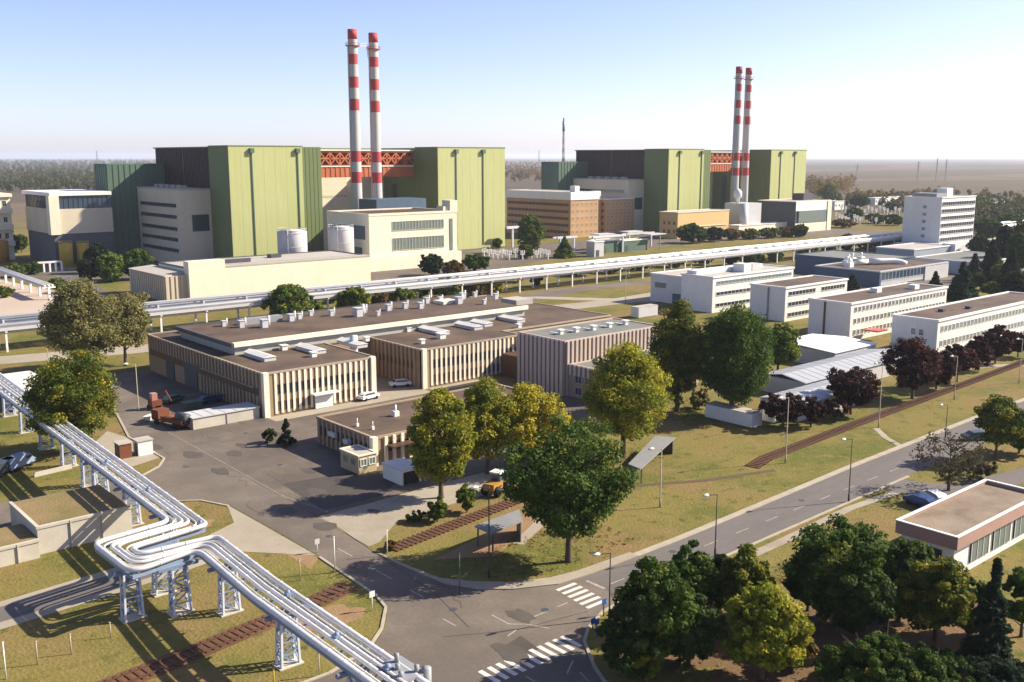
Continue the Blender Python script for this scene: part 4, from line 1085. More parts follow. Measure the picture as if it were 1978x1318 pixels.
# more growth along the white rack, in the switchyard and at the right edge
for i, (px, pb, pt, w_, kd, lv, lab) in enumerate((
    (1000, 545, 520, 40, 'round', L_mid, "green bush just left of the dark round shrub under the rack"),
    (1120, 533, 508, 60, 'round', L_mixy, "olive bush under the rack opposite the annex"),
    (1180, 528, 502, 50, 'round', L_mid, "green bush under the rack, second of the lawn's row"),
    (1240, 522, 498, 46, 'round', L_dark, "dark bush under the rack, third of the lawn's row"),
    (1300, 516, 494, 50, 'round', L_mixy, "olive bush under the rack, fourth of the lawn's row"),
    (1356, 512, 490, 40, 'round', L_mid, "bush under the rack left of the upright shrub"),
    (1560, 498, 474, 50, 'round', L_mixy, "olive bush at the slate blue hall's back corner"),
    (640, 585, 560, 50, 'round', L_mid, "bush between the round olive tree and the gold shrub"),
    (810, 575, 548, 46, 'round', L_mixy, "olive bush under the rack behind the workshop's monitor roof"),
    (1890, 500, 452, 40, 'column', L_con, "slim dark conifer between the tower's forecourt trees"),
    (1985, 500, 420, 60, 'round', L_deep, "tall dark tree cut by the right edge beside the houses"),
    (1950, 560, 480, 46, 'cone', L_con, "dark spruce behind the last white block, second from the edge"),
    (1880, 545, 490, 34, 'cone', L_con, "dark spruce right behind the tall spruce"),
    (1650, 425, 400, 34, 'round', L_dark, "dark bushy tree at the left of the far switchyard"),
    (1692, 432, 412, 40, 'round', L_deep, "dark bush in the middle of the far switchyard"),
    (1726, 436, 414, 34, 'round', L_deep, "dark bush in the far switchyard next to the tower"),
    (1630, 440, 422, 44, 'round', L_rust, "reddish bush at the front of the far switchyard"),
    (1016, 500, 470, 26, 'round', L_dark, "low bush at the slender poplar's foot"),
    (1660, 400, 376, 40, 'round', L_deep, "dark tree behind the far switchyard's white house"),
    (1600, 388, 352, 40, 'round', L_mixy, "olive tree right behind the far green tower"))):
    tree(lab, px, pb, pt, w_, kd, lv, "shrub" if "bush" in lab else "tree", "shrub" if "bush" in lab else "tree", base=0.05)

# weeds, tufts and fallen leaves that break up the nearer turf
def turf(name, label, rects, leaves, seed, size, per=9):
    rng = np.random.default_rng(seed); P = []
    for (x0, x1, y0, y1, n) in rects: P.append(np.stack([rng.uniform(x0, x1, n), rng.uniform(y0, y1, n), np.full(n, .05)], 1))
    P = np.concatenate(P); me = leaf_mesh(name, P, rng.uniform(.15, .6, len(P)), per, size, rng, flat=.14)
    me.materials.append(leaves); o = bpy.data.objects.new(name, me); COL.objects.link(o); return tag(o, label, name, kind='stuff')
turf("fallen_leaves", "fallen leaves under the grove and the verge trees", [(60, 95, 40, 60, 900), (64, 84, 74.5, 84, 260), (100, 112, 94, 100, 160), (128, 145, 100, 115, 260)], L_rust, 23, .16, 6)

for px, pb, pt, w_, lv, lab in ((28, 536, 508, 44, L_mid, "green bush behind the low pale pipe rack at the left edge"), (62, 530, 506, 34, L_dark, "dark bush left of the small white pipe frame"), (8, 575, 552, 36, L_mixy, "olive bush at the left edge beside the concrete yard"),
    (130, 566, 544, 50, L_mixy, "olive bush in the grass behind the feathery tree pair"), (108, 556, 538, 34, L_mid, "small bush beyond the concrete yard's corner"), (262, 592, 566, 50, L_olive, "pale bush at the ribbed shed's foot behind the feathery tree"), (30, 640, 622, 30, L_mixy, "low weedy bush under the long white rack at the left edge")):
    shrub(lab, px, pb, pt, w_, lv)

# ------------------------------------------------------------------ offices and halls on the right
def block(label, x0, x1, y0, y1, z, wallm, roofm, name="office_block", over=0.25, cat="building", edge=M_white, h=0.45):
    b = building(name, label, x0, y0, None, cat)
    MB().box(x0, x1, y0, y1, 0, z).build("wall", wallm, b)
    flat_roof(b, x0, x1, y0, y1, z, roofm, edge, 0.4, h, over)
    return b
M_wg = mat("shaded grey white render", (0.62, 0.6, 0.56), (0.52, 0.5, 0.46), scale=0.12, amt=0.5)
b = block("three storey white office block with penthouse boxes on its roof", 228.8, 268.5, 177.6, 189.0, 10.0, M_white, M_roofl)
for z0 in (8.0, 4.9, 1.6): ribbon(b, 'y', 177.6, 230.5, 267.5, z0, z0 + 0.85, M_glassg if z0 > 7 else M_glass, 1.7)
for u in (230, 246): MB().box(u, u + 16, 184.5, 188, 10.2, 11.4).build("roof_box", M_white, b)
MB().box(246.5, 250, 180, 184, 10.2, 12.6).build("penthouse", M_white, b); MB().box(252, 256, 181, 184, 10.2, 12.2).build("penthouse", M_greyl, b)
windows(b, 'y', 177.6, (244, 248, 252), (4.6,), 1.2, 1.2, M_glass, M_white)
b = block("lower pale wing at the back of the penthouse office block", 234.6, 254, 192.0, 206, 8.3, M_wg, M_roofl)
MB().box(234.3, 234.62, 194, 197, 0.1, 3.2).build("garage_door", M_bluew, b); MB().box(234.35, 234.62, 200, 204, 4.5, 6).build("window", M_glassg, b)
b = block("white office block with a brown roof, second in the stepped row", 231.2, 261.8, 155.0, 166.4, 9.0, M_white2, M_roof)
for z0 in (7.0, 4.1, 1.2):
    ribbon(b, 'y', 155, 232.6, 245.5, z0, z0 + 1.0, M_glass, 1.5); ribbon(b, 'y', 155, 248.5, 260.5, z0, z0 + 1.0, M_glass, 1.5)
MB().box(230.9, 231.22, 160.2, 160.6, 0, 9).build("drain_pipe", M_grey, b)
b = block("longest white office block with a brown roof and three rows of square windows", 217.9, 266.1, 127.6, 139.1, 9.0, M_white2, M_roof)
windows(b, 'y', 127.6, frange(220, 264.5, 26), (7.0, 4.2, 1.4), 0.95, 1.15, M_glass, M_white)
MB().box(217.6, 217.92, 134.4, 134.8, 0, 9).build("drain_pipe", M_wbrown, b)
MB().box(222, 226.5, 122.5, 126.5, 2.4, 2.7).build("canopy", M_carr, b)
for u, v in ((255, 131), (241, 134)): MB().box(u, u + 2.4, v, v + 2, 9.1, 10.3).build("roof_vent", M_white, b)
b = block("nearest white office block at the right edge, behind the purple plum trees", 209.0, 268, 101.6, 112.1, 9.0, M_white2, M_roof)
windows(b, 'y', 101.6, frange(211, 266, 32), (6.6, 3.4, 0.9), 0.95, 1.2, M_glassg, M_white)
windows(b, 'x', 209.0, (105.2, 107.0), (5.6,), 1.0, 1.3, M_glass, M_white, mull=0)
for u, v in ((222, 107), (231, 105)): MB().box(u, u + 1.2, v, v + 1.2, 9.1, 9.8).build("roof_vent", M_greyd, b)
# tall office
b = block("seven storey white office tower with striped ribbons of windows", 459.4, 493.6, 226.0, 244.5, 25.0, M_white2, M_roofl, over=0.3)
for i in range(7): ribbon(b, 'y', 226.0, 460.3, 492.8, 1.5 + i * 3.35, 3.0 + i * 3.35, M_glass, 1.8, 0.25)
for i in range(6): MB().box(459.1, 459.42, 234 - 0.8, 234 + 0.8, 3 + i * 3.4, 4.4 + i * 3.4).build("stair_window", M_grey, b)
MB().box(474, 480, 231, 236, 25.1, 29.2).build("penthouse", M_white, b); MB().box(462, 471, 230, 242, 25.1, 27).build("plant_box", M_grey, b)
MB().box(444, 459, 226, 240, 0, 4.2).build("podium", M_greyl, b); MB().box(459.4, 520, 217, 225.7, 0, 3.4).build("podium", M_greyl, b)
# slate blue hall, grey shed, brown roofed canteen
b = block("slate blue hall with grey roof in front of the white pipe rack", 338.0, 366, 189.1, 223, 6.3, M_bluew, M_roofg, edge=M_bluew)
MB().box(340, 364, 188.8, 189.12, 0.4, 2.6).build("window_band", M_greyl, b)
b = block("blue grey shed with a white lean-to by the tall office tower", 400, 432, 207, 224, 5.6, mat("blue grey sheeting", (0.3, 0.33, 0.38), scale=0.2, rough=0.5), M_roofl)
MB().box(432, 437, 205, 211, 0, 6.6).build("lean_to", M_white, b)
b = block("wide brown roofed canteen with a dark blue window front", 317.6, 366, 176.0, 201, 5.2, M_bluew, M_roof, edge=M_greyl)
ribbon(b, 'y', 176.0, 318.6, 348, 0.7, 1.9, M_greyl, 1.4)
ribbon(b, 'y', 176.0, 318.6, 348, 2.3, 4.9, M_glassb, 2.4)
MB().box(348.5, 366, 175.6, 176.02, 0, 5).build("front_wall", M_greyl, b)
for i, (u, v) in enumerate(((322, 190), (327, 194), (333, 197), (339, 199), (345, 199))):
    MB().box(u, u + 2.6, v, v + 2.2, 5.3, 7.0).cyl(u + 1.3, v + 1, 6.9, 8.6, 0.5, 8).build("roof_vent", M_white, b)
mb = MB(); mb.tube([(336, 191, 6.6), (340, 188.6, 6.6), (345, 186.2, 6.5), (347, 184, 6.0), (347.5, 182.5, 5.4)], 1.1, 10); mb.tube([(330, 193, 6.3), (336, 191, 6.6)], 0.9, 10); mb.build("roof_duct", M_white, b)
b = block("grey flat hall right of the canteen, under the dark spruces", 378, 420, 170, 196, 4.6, M_greyl, M_roofg)
MB().box(380, 404, 169.7, 170.02, 1.2, 3.6).build("window_band", M_glassb, b)

# brick offices, orange building and grey hall by the far reactor
def brick_block(label, x0, x1, y0, y1, z, band):
    b = building("brick_office", label, x0, y0)
    MB().box(x0, x1, y0, y1, 0, z).build("wall", M_brick, b)
    if band: MB().box(x0 - 0.4, x1 + 0.4, y0 - 0.4, y1, z, z + 4.0).build("attic_band", M_white, b); flat_roof(b, x0, x1, y0, y1, z + 4.0, M_roofl, M_white, 0.4, 0.3)
    else: flat_roof(b, x0, x1, y0, y1, z, M_roofl, M_white, 0.4, 0.5)
    n = int((x1 - x0) / 3.2)
    windows(b, 'y', y0, frange(x0 + 1.8, x1 - 1.8, n), frange(2.2, z - 3.4, 5), 1.7, 1.7, M_panel, M_cream, mull=0)
    for zz in frange(2.2, z - 3.4, 5): ribbon(b, 'x', x0, y0 + 1.5, y1 - 1, zz, zz + 1.5, M_wbrown, 3.0, frame=M_brick)
    return b
b = brick_block("orange brick office with a white attic band between the two reactor halls", 386, 407.5, 398, 452, 20.6, True)
MB().box(395, 398.5, 404, 408, 24.8, 28).build("roof_vent", M_white, b)
brick_block("orange brick office wing without an attic, next to the far green tower", 413, 437, 397.5, 412, 20.2, False)
b = block("brown linking stair block between the brick offices", 407.9, 412.6, 400.5, 440, 20.0, M_brick, M_roofl, "stair_block")
MB().box(408.0, 411, 399.6, 405, 20.6, 25).build("lift_head", M_white, b)
b = block("orange rendered building at the foot of the far green tower", 425.1, 470, 355.1, 368, 14.0, M_orange, M_roofl, edge=M_cream)
MB().box(438, 468, 354.7, 355.08, 6, 6.3).build("ledge", M_cream, b)
windows(b, 'x', 425.1, (357.5, 361, 364.5), (3, 7.5), 1.3, 1.8, M_wbrown, M_orange)
b = block("grey hall with cream end walls below the far chimneys", 512.5, 549, 339.5, 366, 17.8, M_greyd, M_roofl, edge=M_cream)
MB().box(512.2, 550, 339.1, 339.48, 12.6, 17.9).build("upper_wall", M_white, b); MB().box(515, 544, 338.8, 339.46, 5.6, 12.6).build("glazing", M_glassg, b)
MB().box(512.2, 550, 339.0, 339.48, 0, 5.4).build("lower_wall", M_cream, b); MB().box(545, 549.3, 338.7, 339.08, 0, 17.9).build("end_pillar", M_cream, b); MB().box(536, 546, 350, 358, 18, 22).build("roof_box", M_greyd, b)
b = block("long low cream wall block behind the far hedge", 466, 516, 345, 352, 5.6, M_cream, M_roofl)
b = building("grey_silo_house", "grey windowless box with a rounded corner standing before the far chimneys", 478, 352)
mb = MB(); mb.box(480, 497, 352.5, 366, 0, 17.5); mb.tube([(480.5, 353, 0), (480.5, 353, 17.5)], 2.6, 20); mb.build("wall", M_greyl, b)
mb = MB(); mb.lathe(484, 360, [(1.2, 17.5), (1.2, 20), (2.4, 21), (2.4, 24), (1.0, 25.5), (0.2, 26)], 14); mb.build("vent_head", M_white, b)

# machinery yard between the brick offices and the white rack
def gantry(label, px, pyb, w_, h, m):
    p = at(px, pyb); t = thing("steel_gantry", label, "gantry", (p.x, p.y, 0), "steel gantries by the brick offices")
    for s in (0, 1):
        mb = MB(); mb.bar((p.x + s * w_, p.y, 0), (p.x + s * w_, p.y, h), 0.7); mb.build("post", m, t)
    mb = MB(); mb.box(p.x - 2, p.x + w_ + 2, p.y - .5, p.y + .5, h, h + 0.8); mb.box(p.x - 1.5, p.x + w_ + 1, p.y + 3, p.y + 4, h, h + .6); mb.build("beam", m, t)
gantry("pale steel gantry over dark machinery by the brick offices", 1150, 492, 18, 7.5, M_steelw)
gantry("grey steel gantry left of the orange rendered building", 1215, 480, 16, 6.5, M_greyl)
gantry("small pale gantry beside the slender poplar", 1082, 486, 9, 6, M_steelw)
for lab, px, pyb, w_, d, h, m in (("dark green pump house under the pale gantry", 1162, 490, 14, 8, 5.5, M_gt), ("teal machine shed under the grey gantry", 1205, 487, 16, 6, 5, M_gt), ("grey upright pump casing between the machine sheds", 1148, 497, 6, 5, 6.5, M_greyl)):
    p = at(px, pyb); b = block(lab, p.x, p.x + w_, p.y, p.y + d, h, m, M_roofl, "machine_shed", cat="shed")
    MB().box(p.x + 1, p.x + 3, p.y - .1, p.y + .02, 0.1, 3).build("door", M_greyd, b)
for i, (px, py) in enumerate(((1163, 452), (1218, 447), (1262, 452))):
    p = at(px, py, 7.5); b = building("canopy_roof", ("pale canopy roof by the dark green pump house", "pale canopy roof above the teal machine shed", "pale sloping canopy nearest the orange rendered building")[i], p.x, p.y, "canopy roofs", "canopy")
    mb = MB(); mb.prism([(p.x - 5, p.y - 3), (p.x + 6, p.y - 3), (p.x + 6, p.y + 3), (p.x - 5, p.y + 3)], 7.2, 7.6); mb.build("slab", M_greyl, b)
    for s in (-4, 5): MB().bar((p.x + s, p.y, 0), (p.x + s, p.y, 7.2), 0.35).build("post", M_grey, b)
t = thing("tee_mast", "pale T-shaped mast beside the slender poplar", "mast", tuple(at(990, 478)))
p = at(990, 478); MB().bar((p.x, p.y, 0), (p.x, p.y, 9.5), 0.8).build("pole", M_steelw, t); MB().box(p.x - 4, p.x + 4, p.y - .6, p.y + .6, 9.2, 10.4).build("head", M_steelw, t)

# switchyard posts: insulator stacks on stands
def switch_post():
    t = thing("insulator_post", "white insulator post in the switchyard", "insulator", (0, 0, 0), "switchyard insulator posts")
    mb = MB(); mb.bar((0, 0, 0), (0, 0, 2.2), 0.5); mb.box(-1.3, 1.3, -.25, .25, 2.2, 2.5); mb.build("stand", M_greyl, t)
    for s in (-1, 0, 1): MB().lathe(s, 0, [(.16, 2.5), (.3, 2.7), (.16, 2.9), (.3, 3.1), (.16, 3.3), (.3, 3.5), (.16, 3.7), (.22, 4.0)], 8).build("insulator", M_white, t)
    return t
sp0 = switch_post(); rng_ = random.Random(3); k_ = 0
for (x0, x1, y0, y1, n, lab) in ((934, 1066, 497, 503, 16, "white insulator post in the front rows below the right green tower"), (1612, 1742, 424, 436, 22, "white insulator post in the far switchyard left of the tall office tower"), (1625, 1740, 408, 418, 16, "white insulator post at the back of the far switchyard")):
    for i in range(n):
        p = at(x0 + (x1 - x0) * (i + rng_.random() * .5) / n, y0 + (y1 - y0) * ((i * 5) % n) / n)
        if k_ == 0: sp0.location = p; o = sp0; o["label"] = lab
        else: o = dup(sp0, p, label=lab, scale=1.0 if x0 < 1000 else 1.25)
        o["group"] = "insulator posts " + lab.split("post ")[1]; k_ += 1
for lab, px, py, w_, d, h in (("long pale switch house at the back of the far switchyard", 1690, 396, 60, 8, 6), ("small white house in the far switchyard", 1612, 406, 14, 8, 7), ("cream house beyond the tall office tower", 1918, 404, 22, 10, 8), ("cream low building right of the tall office tower", 1896, 412, 14, 9, 5)):
    p = at(px, py); b = block(lab, p.x, p.x + w_, p.y, p.y + d, h, M_white2, M_roofl, "switch_house" if "switch" in lab else "house")
    windows(b, 'y', p.y, frange(p.x + 2, p.x + w_ - 2, max(3, int(w_ / 5))), (h * .4,), 1.6, 1.8)

# masts on the horizon
def lattice_mast(label, px, pyb, pyt, wd, m, arms=0):
    g = at(px, pyb); h = hgt(pyt, g); t = thing("lattice_mast", label, "mast", (g.x, g.y, 0), "lattice masts on the plain")
    mb = MB(); n = 12; th = wd * .16
    for sx, sy in ((-1, -1), (1, -1), (1, 1), (-1, 1)): mb.bar((g.x + sx * wd / 2, g.y + sy * wd / 2, 0), (g.x + sx * wd * .12, g.y + sy * wd * .12, h), th)
    for i in range(n):
        f0, f1 = wd / 2 * (1 - .76 * i / n), wd / 2 * (1 - .76 * (i + 1) / n); z0, z1 = h * i / n, h * (i + 1) / n
        mb.bar((g.x - f0, g.y - f0, z0), (g.x + f1, g.y - f1, z1), th * .7); mb.bar((g.x - f0, g.y + f0, z0), (g.x - f1, g.y - f1, z1), th * .7)
    mb.build("frame", m, t)
    for i in range(arms):
        MB().bar((g.x - wd * 1.3, g.y + wd * 1.1, h * (.93 - .12 * i)), (g.x + wd * 1.3, g.y - wd * 1.1, h * (.93 - .12 * i)), th).build("cross_arm", m, t)
    return t, g, h
t, g, h = lattice_mast("slim grey mast with a thick antenna left of the far reactor hall", 1087, 440, 228, 1.7, M_grey)
MB().cyl(g.x, g.y, h * .88, h * .97, .8, 10).build("antenna", M_grey, t)
for i, (px, pb, pt) in enumerate(((190, 340, 291), (1041, 335, 290), (1772, 352, 312), (1808, 350, 306), (1826, 349, 308), (1655, 345, 318))):
    lattice_mast(("grey pylon on the wooded plain at the left", "grey pylon between the two reactor halls", "first grey pylon of three behind the tall office tower", "second grey pylon, in the middle of three behind the tall office tower", "third grey pylon of three behind the tall office tower", "faint pylon in the hazy field right of the far reactor")[i], px, pb, pt, 2.4, M_grey, 3)

# ------------------------------------------------------------------ sheds on the right and the flat house
def pitched(label, x0, x1, y0, y1, z, rise, wallm, roofm, name="shed"):
    b = building(name, label, x0, y0, None, "shed")
    MB().box(x0, x1, y0, y1, 0, z).build("wall", wallm, b)
    ym = (y0 + y1) / 2; mb = MB(); n = int((x1 - x0) / 2.4)
    for a, z0, c, z1 in ((y0 - .3, z, ym, z + rise), (ym, z + rise, y1 + .3, z)):
        mb.add([(x0 - .3, a, z0), (x1 + .3, a, z0), (x1 + .3, c, z1), (x0 - .3, c, z1), (x0 - .3, a, z0 - .12), (x1 + .3, a, z0 - .12), (x1 + .3, c, z1 - .12), (x0 - .3, c, z1 - .12)],
               [(0, 1, 2, 3), (7, 6, 5, 4), (0, 4, 5, 1), (1, 5, 6, 2), (2, 6, 7, 3), (3, 7, 4, 0)])
        for i in range(n): mb.bar((x0 + i * 2.4, a, z0 + .015), (x0 + i * 2.4, c, z1 + .015), 0.05)
    mb.build("roof", roofm, b)
    return b
M_zinc = mat("weathered zinc sheet", (0.38, 0.4, 0.43), (0.32, 0.34, 0.37), scale=0.25, amt=0.6, rough=0.45, c3=(0.36, 0.36, 0.36))
b = pitched("lower grey metal shed half hidden by the dark green poplar", 143.5, 165, 92.8, 100.2, 2.9, 0.7, M_greyl, M_zinc)
b = pitched("long grey metal shed behind the large purple plum tree", 158.5, 197, 101.2, 110.8, 3.1, 0.9, M_greyl, M_zinc)
MB().box(196.6, 197.3, 103, 108, 0, 2.8).build("door", M_blue, b)
b = pitched("shed with a glaring white roof between the office blocks", 187.0, 203.5, 112.6, 128.5, 3.4, 0.5, M_greyl, mat("bright white roofing", (0.85, 0.84, 0.8), amt=0.1))
def container(label, x0, x1, y0, y1, h, m, doors='y'):
    t = thing("container", label, "container", (x0, y0, 0)); mb = MB(); mb.box(x0, x1, y0, y1, 0.15, h)
    for i in range(int((y1 - y0) / .6)): mb.box(x0 - .06, x0 + .01, y0 + i * .6, y0 + i * .6 + .3, 0.25, h - .1)
    mb.build("body", m, t); MB().box(x0 + .1, x1 - .1, y0 - .06, y0 + .0, .3, h - .15).build("door", M_greyl, t); MB().box(x0 - .08, x1 + .08, y0 - .08, y1 + .08, h, h + .08).build("roof", M_roofl, t)
container("white site container lying in shade at the foot of the tallest poplar", 134.2, 137.0, 95.2, 104.8, 2.4, M_white)
container("white box trailer with its back to the verge beside the container", 139.6, 143.6, 94.6, 97.0, 2.2, M_carw)
container("white container on the lawn behind the workshop's grey roofed annex", 205.5, 213.5, 184.6, 187.4, 3.0, M_white)

# flat roofed house in the lower right corner
b = building("flat_house", "flat-roofed house with a deep fascia and gravel roof, right edge", 100, 44.6, None, "house")
HX0, HX1, HY0, HY1 = 100.0, 121.6, 44.7, 51.6
MB().box(HX0 + .5, HX1 - .5, HY0 + .5, HY1 - .5, 0, 3.7).build("wall", M_white2, b)
mb = MB()
mb.box(HX0, HX1, HY0, HY0 + .3, 3.5, 4.9); mb.box(HX0, HX0 + .3, HY0 + .3, HY1 - .3, 3.5, 4.9); mb.box(HX1 - .3, HX1, HY0 + .3, HY1 - .3, 3.5, 4.9); mb.box(HX0, HX1, HY1 - .3, HY1, 3.5, 4.9); mb.box(HX0 + .3, HX1, HY0 + .3, HY1 - .3, 3.7, 3.8)
mb.build("fascia", mat("pinkish brown fascia", (0.36, 0.23, 0.18), (0.28, 0.18, 0.14), scale=0.3), b)
mb = MB(); mb.box(HX0 - .06, HX1, HY0 - .06, HY0 + .34, 4.9, 5.0); mb.box(HX0 - .06, HX0 + .34, HY0 + .34, HY1 - .34, 4.9, 5.0); mb.box(HX1 - .34, HX1 + .06, HY0 + .34, HY1 - .34, 4.9, 5.0); mb.box(HX0 - .06, HX1, HY1 - .34, HY1 + .06, 4.9, 5.0); mb.build("coping", M_white, b)
mb = MB(); mb.box(HX0 + .3, HX1 - .3, HY0 + .3, HY1 - .3, 4.45, 4.55); mb.build("roof", mat("pale gravel roof", (0.19, 0.145, 0.1), (0.12, 0.085, 0.056), scale=0.3, amt=0.9, c3=(0.27, 0.22, 0.16), scale3=0.22, sharp=.25), b)
for u in (104.2, 109.6, 115): 
    o = MB(); o.box(u, u + 4.2, HY0 + .36, HY0 + .5, .9, 3.3); o.cur = 1
    for q in range(4): o.box(u + q * 1.38, u + q * 1.38 + .08, HY0 + .3, HY0 + .5, .9, 3.3)
    o.build("window", [M_glassg, M_white], b)
MB().box(HX0 + .38, HX0 + .5, 46.5, 48.3, 1.4, 2.9).build("window", M_glass, b); MB().box(HX0 + .38, HX0 + .5, 49.2, 50.4, 1.2, 2.9).build("window", M_glass, b)

# ------------------------------------------------------------------ sheds and walls on the left
b = pitched("white roofed shed at the left edge, partly behind the olive tree", 45.5, 53.5, 186, 206, 3.0, 0.5, M_wallc, mat("chalky white roof", (0.7, 0.68, 0.63), (0.56, 0.54, 0.5), scale=.3, amt=.7))
MB().box(45.3, 45.52, 192, 195, 0.1, 2.4).build("door", M_greyd, b)
def bunker(label, x0, x1, y0, y1, h, jo):
    b = building("earth_covered_bunker", label, x0, y0, "earth covered bunkers", "bunker")
    mb = MB(); mb.box(x0, x1, y0, y1, 0, h - .25); mb.cur = 0
    mb.box(x0 - .1, x1 + .1, y0 - .1, y0 + .35, h - .25, h + .05); mb.box(x0 - .1, x0 + .3, y0 + .35, y1, h - .25, h + .05)
    for u in jo: mb.box(u, u + .12, y0 - .16, y0 + .01, 0, h)
    mb.build("wall", M_wallc, b)
    MB().box(x0 + .3, x1, y0 + .35, y1, h - .25, h - .08).build("earth_cover", mat("dry turf", (0.2, 0.145, 0.06), (0.13, 0.125, 0.035), scale=.5, amt=.8, c3=(.26, .18, .09), scale3=.2, bump=.4), b)
pA = at(76, 1072); hA = hgt(1019, pA)
bunker("larger earth covered bunker with a pale front wall beside the pipeline", pA.x, pA.x + 10.5, pA.y, pA.y + 11, hA, (pA.x + 3.5, pA.x + 7))
pB = at(0, 1098); hB = hgt(1062, pB)
bunker("smaller earth covered bunker with a pale front wall at the left edge", pB.x - 6, pA.x - .2, pB.y + .2, pB.y + 7, hB, (pB.x + 1.9,))
def lowwall(label, pts, h, m=M_wallc, th=.3):
    mb = MB(); mb.strip(pts, th, 0, h); tag(mb.build("low_wall", m, None, Vector((pts[0][0], pts[0][1], 0))), label, "wall")
q1, q2, q3 = at(66, 922), at(138, 905), at(66, 905)
lowwall("low pale wall under the pipeline left of the lattice towers", [(q1.x, q1.y), (q2.x, q2.y)], 0.6)
b = building("grey_shed", "long low grey shed with a pale front, reaching the workshop corner", 64.3, 154.2, None, "shed")
MB().box(64.4, 76.2, 154.4, 158.6, 0, 1.9).build("wall", M_wallc, b); mb = MB(); mb.box(64.2, 76.3, 154.2, 158.8, 1.9, 2.05)
for i in range(6): mb.bar((66 + i * 2, 154.2, 2.07), (66 + i * 2, 158.8, 2.07), .06)
mb.build("roof", M_greyl, b); MB().box(70.2, 70.35, 154.3, 154.42, 0, 1.9).build("joint", M_grey, b)
b = building("tan_hut", "small tan hut with a white framed end beside the low workshop", 72.4, 116.8, None, "hut")
MB().box(72.2, 75.2, 116.6, 121.4, 0, 2.6).build("wall", M_tan, b); flat_roof(b, 72.2, 75.2, 116.6, 121.4, 2.6, M_roofl, M_cream, .2, .2, .15)
windows(b, 'y', 116.6, (73.0, 74.4), (1.2,), .9, .9, M_glassg, M_white); windows(b, 'x', 72.2, (118, 120), (1.2,), 1.0, .8, M_glassg, M_tan)
b = building("white_shed", "white low shed with a wide dark opening beside the low workshop", 74, 108, None, "shed")
MB().box(74.0, 77.2, 108.6, 113.2, 0, 2.1).build("wall", M_white2, b); MB().box(74.3, 76.8, 108.45, 108.62, 0.1, 1.8).build("opening", M_black, b); MB().box(73.8, 77.4, 108.3, 113.4, 2.1, 2.25).build("roof", M_greyl, b)
def booth(label, x, y, m, w_=2.2, d=2.0, h=2.2):
    b = building("booth", label, x, y, None, "booth"); MB().box(x, x + w_, y, y + d, 0, h).build("wall", m, b)
    MB().box(x - .15, x + w_ + .15, y - .15, y + d + .15, h, h + .14).build("roof", M_roofl, b); MB().box(x - .05, x + .01, y + .4, y + 1.2, .05, 1.9).build("door", M_greyd, b)
p = at(268, 882); booth("white booth with dark side on the grass island by the pipeline", p.x, p.y, M_white)
p = at(232, 888); booth("rust brown booth left of the white one on the grass island", p.x, p.y, M_or2, 1.8)
# platform shelters
def shelter(label, poly, z, n):
    c = [sum(q[i] for q in poly) / len(poly) for i in (0, 1)]
    t = thing("shelter", label, "shelter", (c[0], c[1], 0), "flat roofed platform shelters")
    MB().prism(poly, z, z + .18).build("roof", mat("dull grey roofing felt", (0.21, 0.215, 0.215), (0.15, 0.155, 0.155), scale=.5), t)
    for q in poly:
        u, v = q[0] + (c[0] - q[0]) * .12, q[1] + (c[1] - q[1]) * .12; MB().bar((u, v, 0), (u, v, z), .14).build("post", M_greyd, t)
    a, d = poly[2], poly[3]; mb = MB(); mb.strip([(a[0] + (c[0] - a[0]) * .1, a[1] + (c[1] - a[1]) * .1), (d[0] + (c[0] - d[0]) * .1, d[1] + (c[1] - d[1]) * .1)], .1, 0, z - .1); mb.build("back_wall", M_wbrown, t)
shelter("long flat shelter roof beside the bare-trunked yellow green tree", [(99.0, 90.2), (98.6, 87.6), (114.2, 94.6), (112.6, 97.2)], 2.2, 4)
shelter("flat shelter roof half under the big dark tree on the verge", [(67.9, 85.2), (67.9, 82.2), (73.2, 82.9), (75.4, 86.0)], 2.4, 4)

# ------------------------------------------------------------------ foreground pipeline with its expansion loop
def fillet(P, r, n=6):
    P = [Vector(p) for p in P]; out = [P[0]]
    for i in range(1, len(P) - 1):
        a, b_, c = P[i - 1], P[i], P[i + 1]; u, v = (a - b_).normalized(), (c - b_).normalized()
        ang = u.angle(v); d = min(r / math.tan(ang / 2), (a - b_).length * .49, (c - b_).length * .49)
        p0, p1 = b_ + u * d, b_ + v * d
        for k in range(n + 1):
            t = k / n; out.append(p0 * (1 - t) ** 2 + b_ * 2 * t * (1 - t) + p1 * t * t)
    out.append(P[-1]); return out
PZ = 5.75
pl = thing("pipeline", "silver clad pipeline with a wide expansion loop crossing the foreground on lattice towers", "pipeline", (38.8, 90, 0))
lerp = lambda a, c, t: a + (c - a) * t
PT = ((0.0, .27, 0), (.41, .2, 0), (.58, .2, .06), (.2, .09, -.1), (.79, .1, -.08), (1.0, .26, 0))
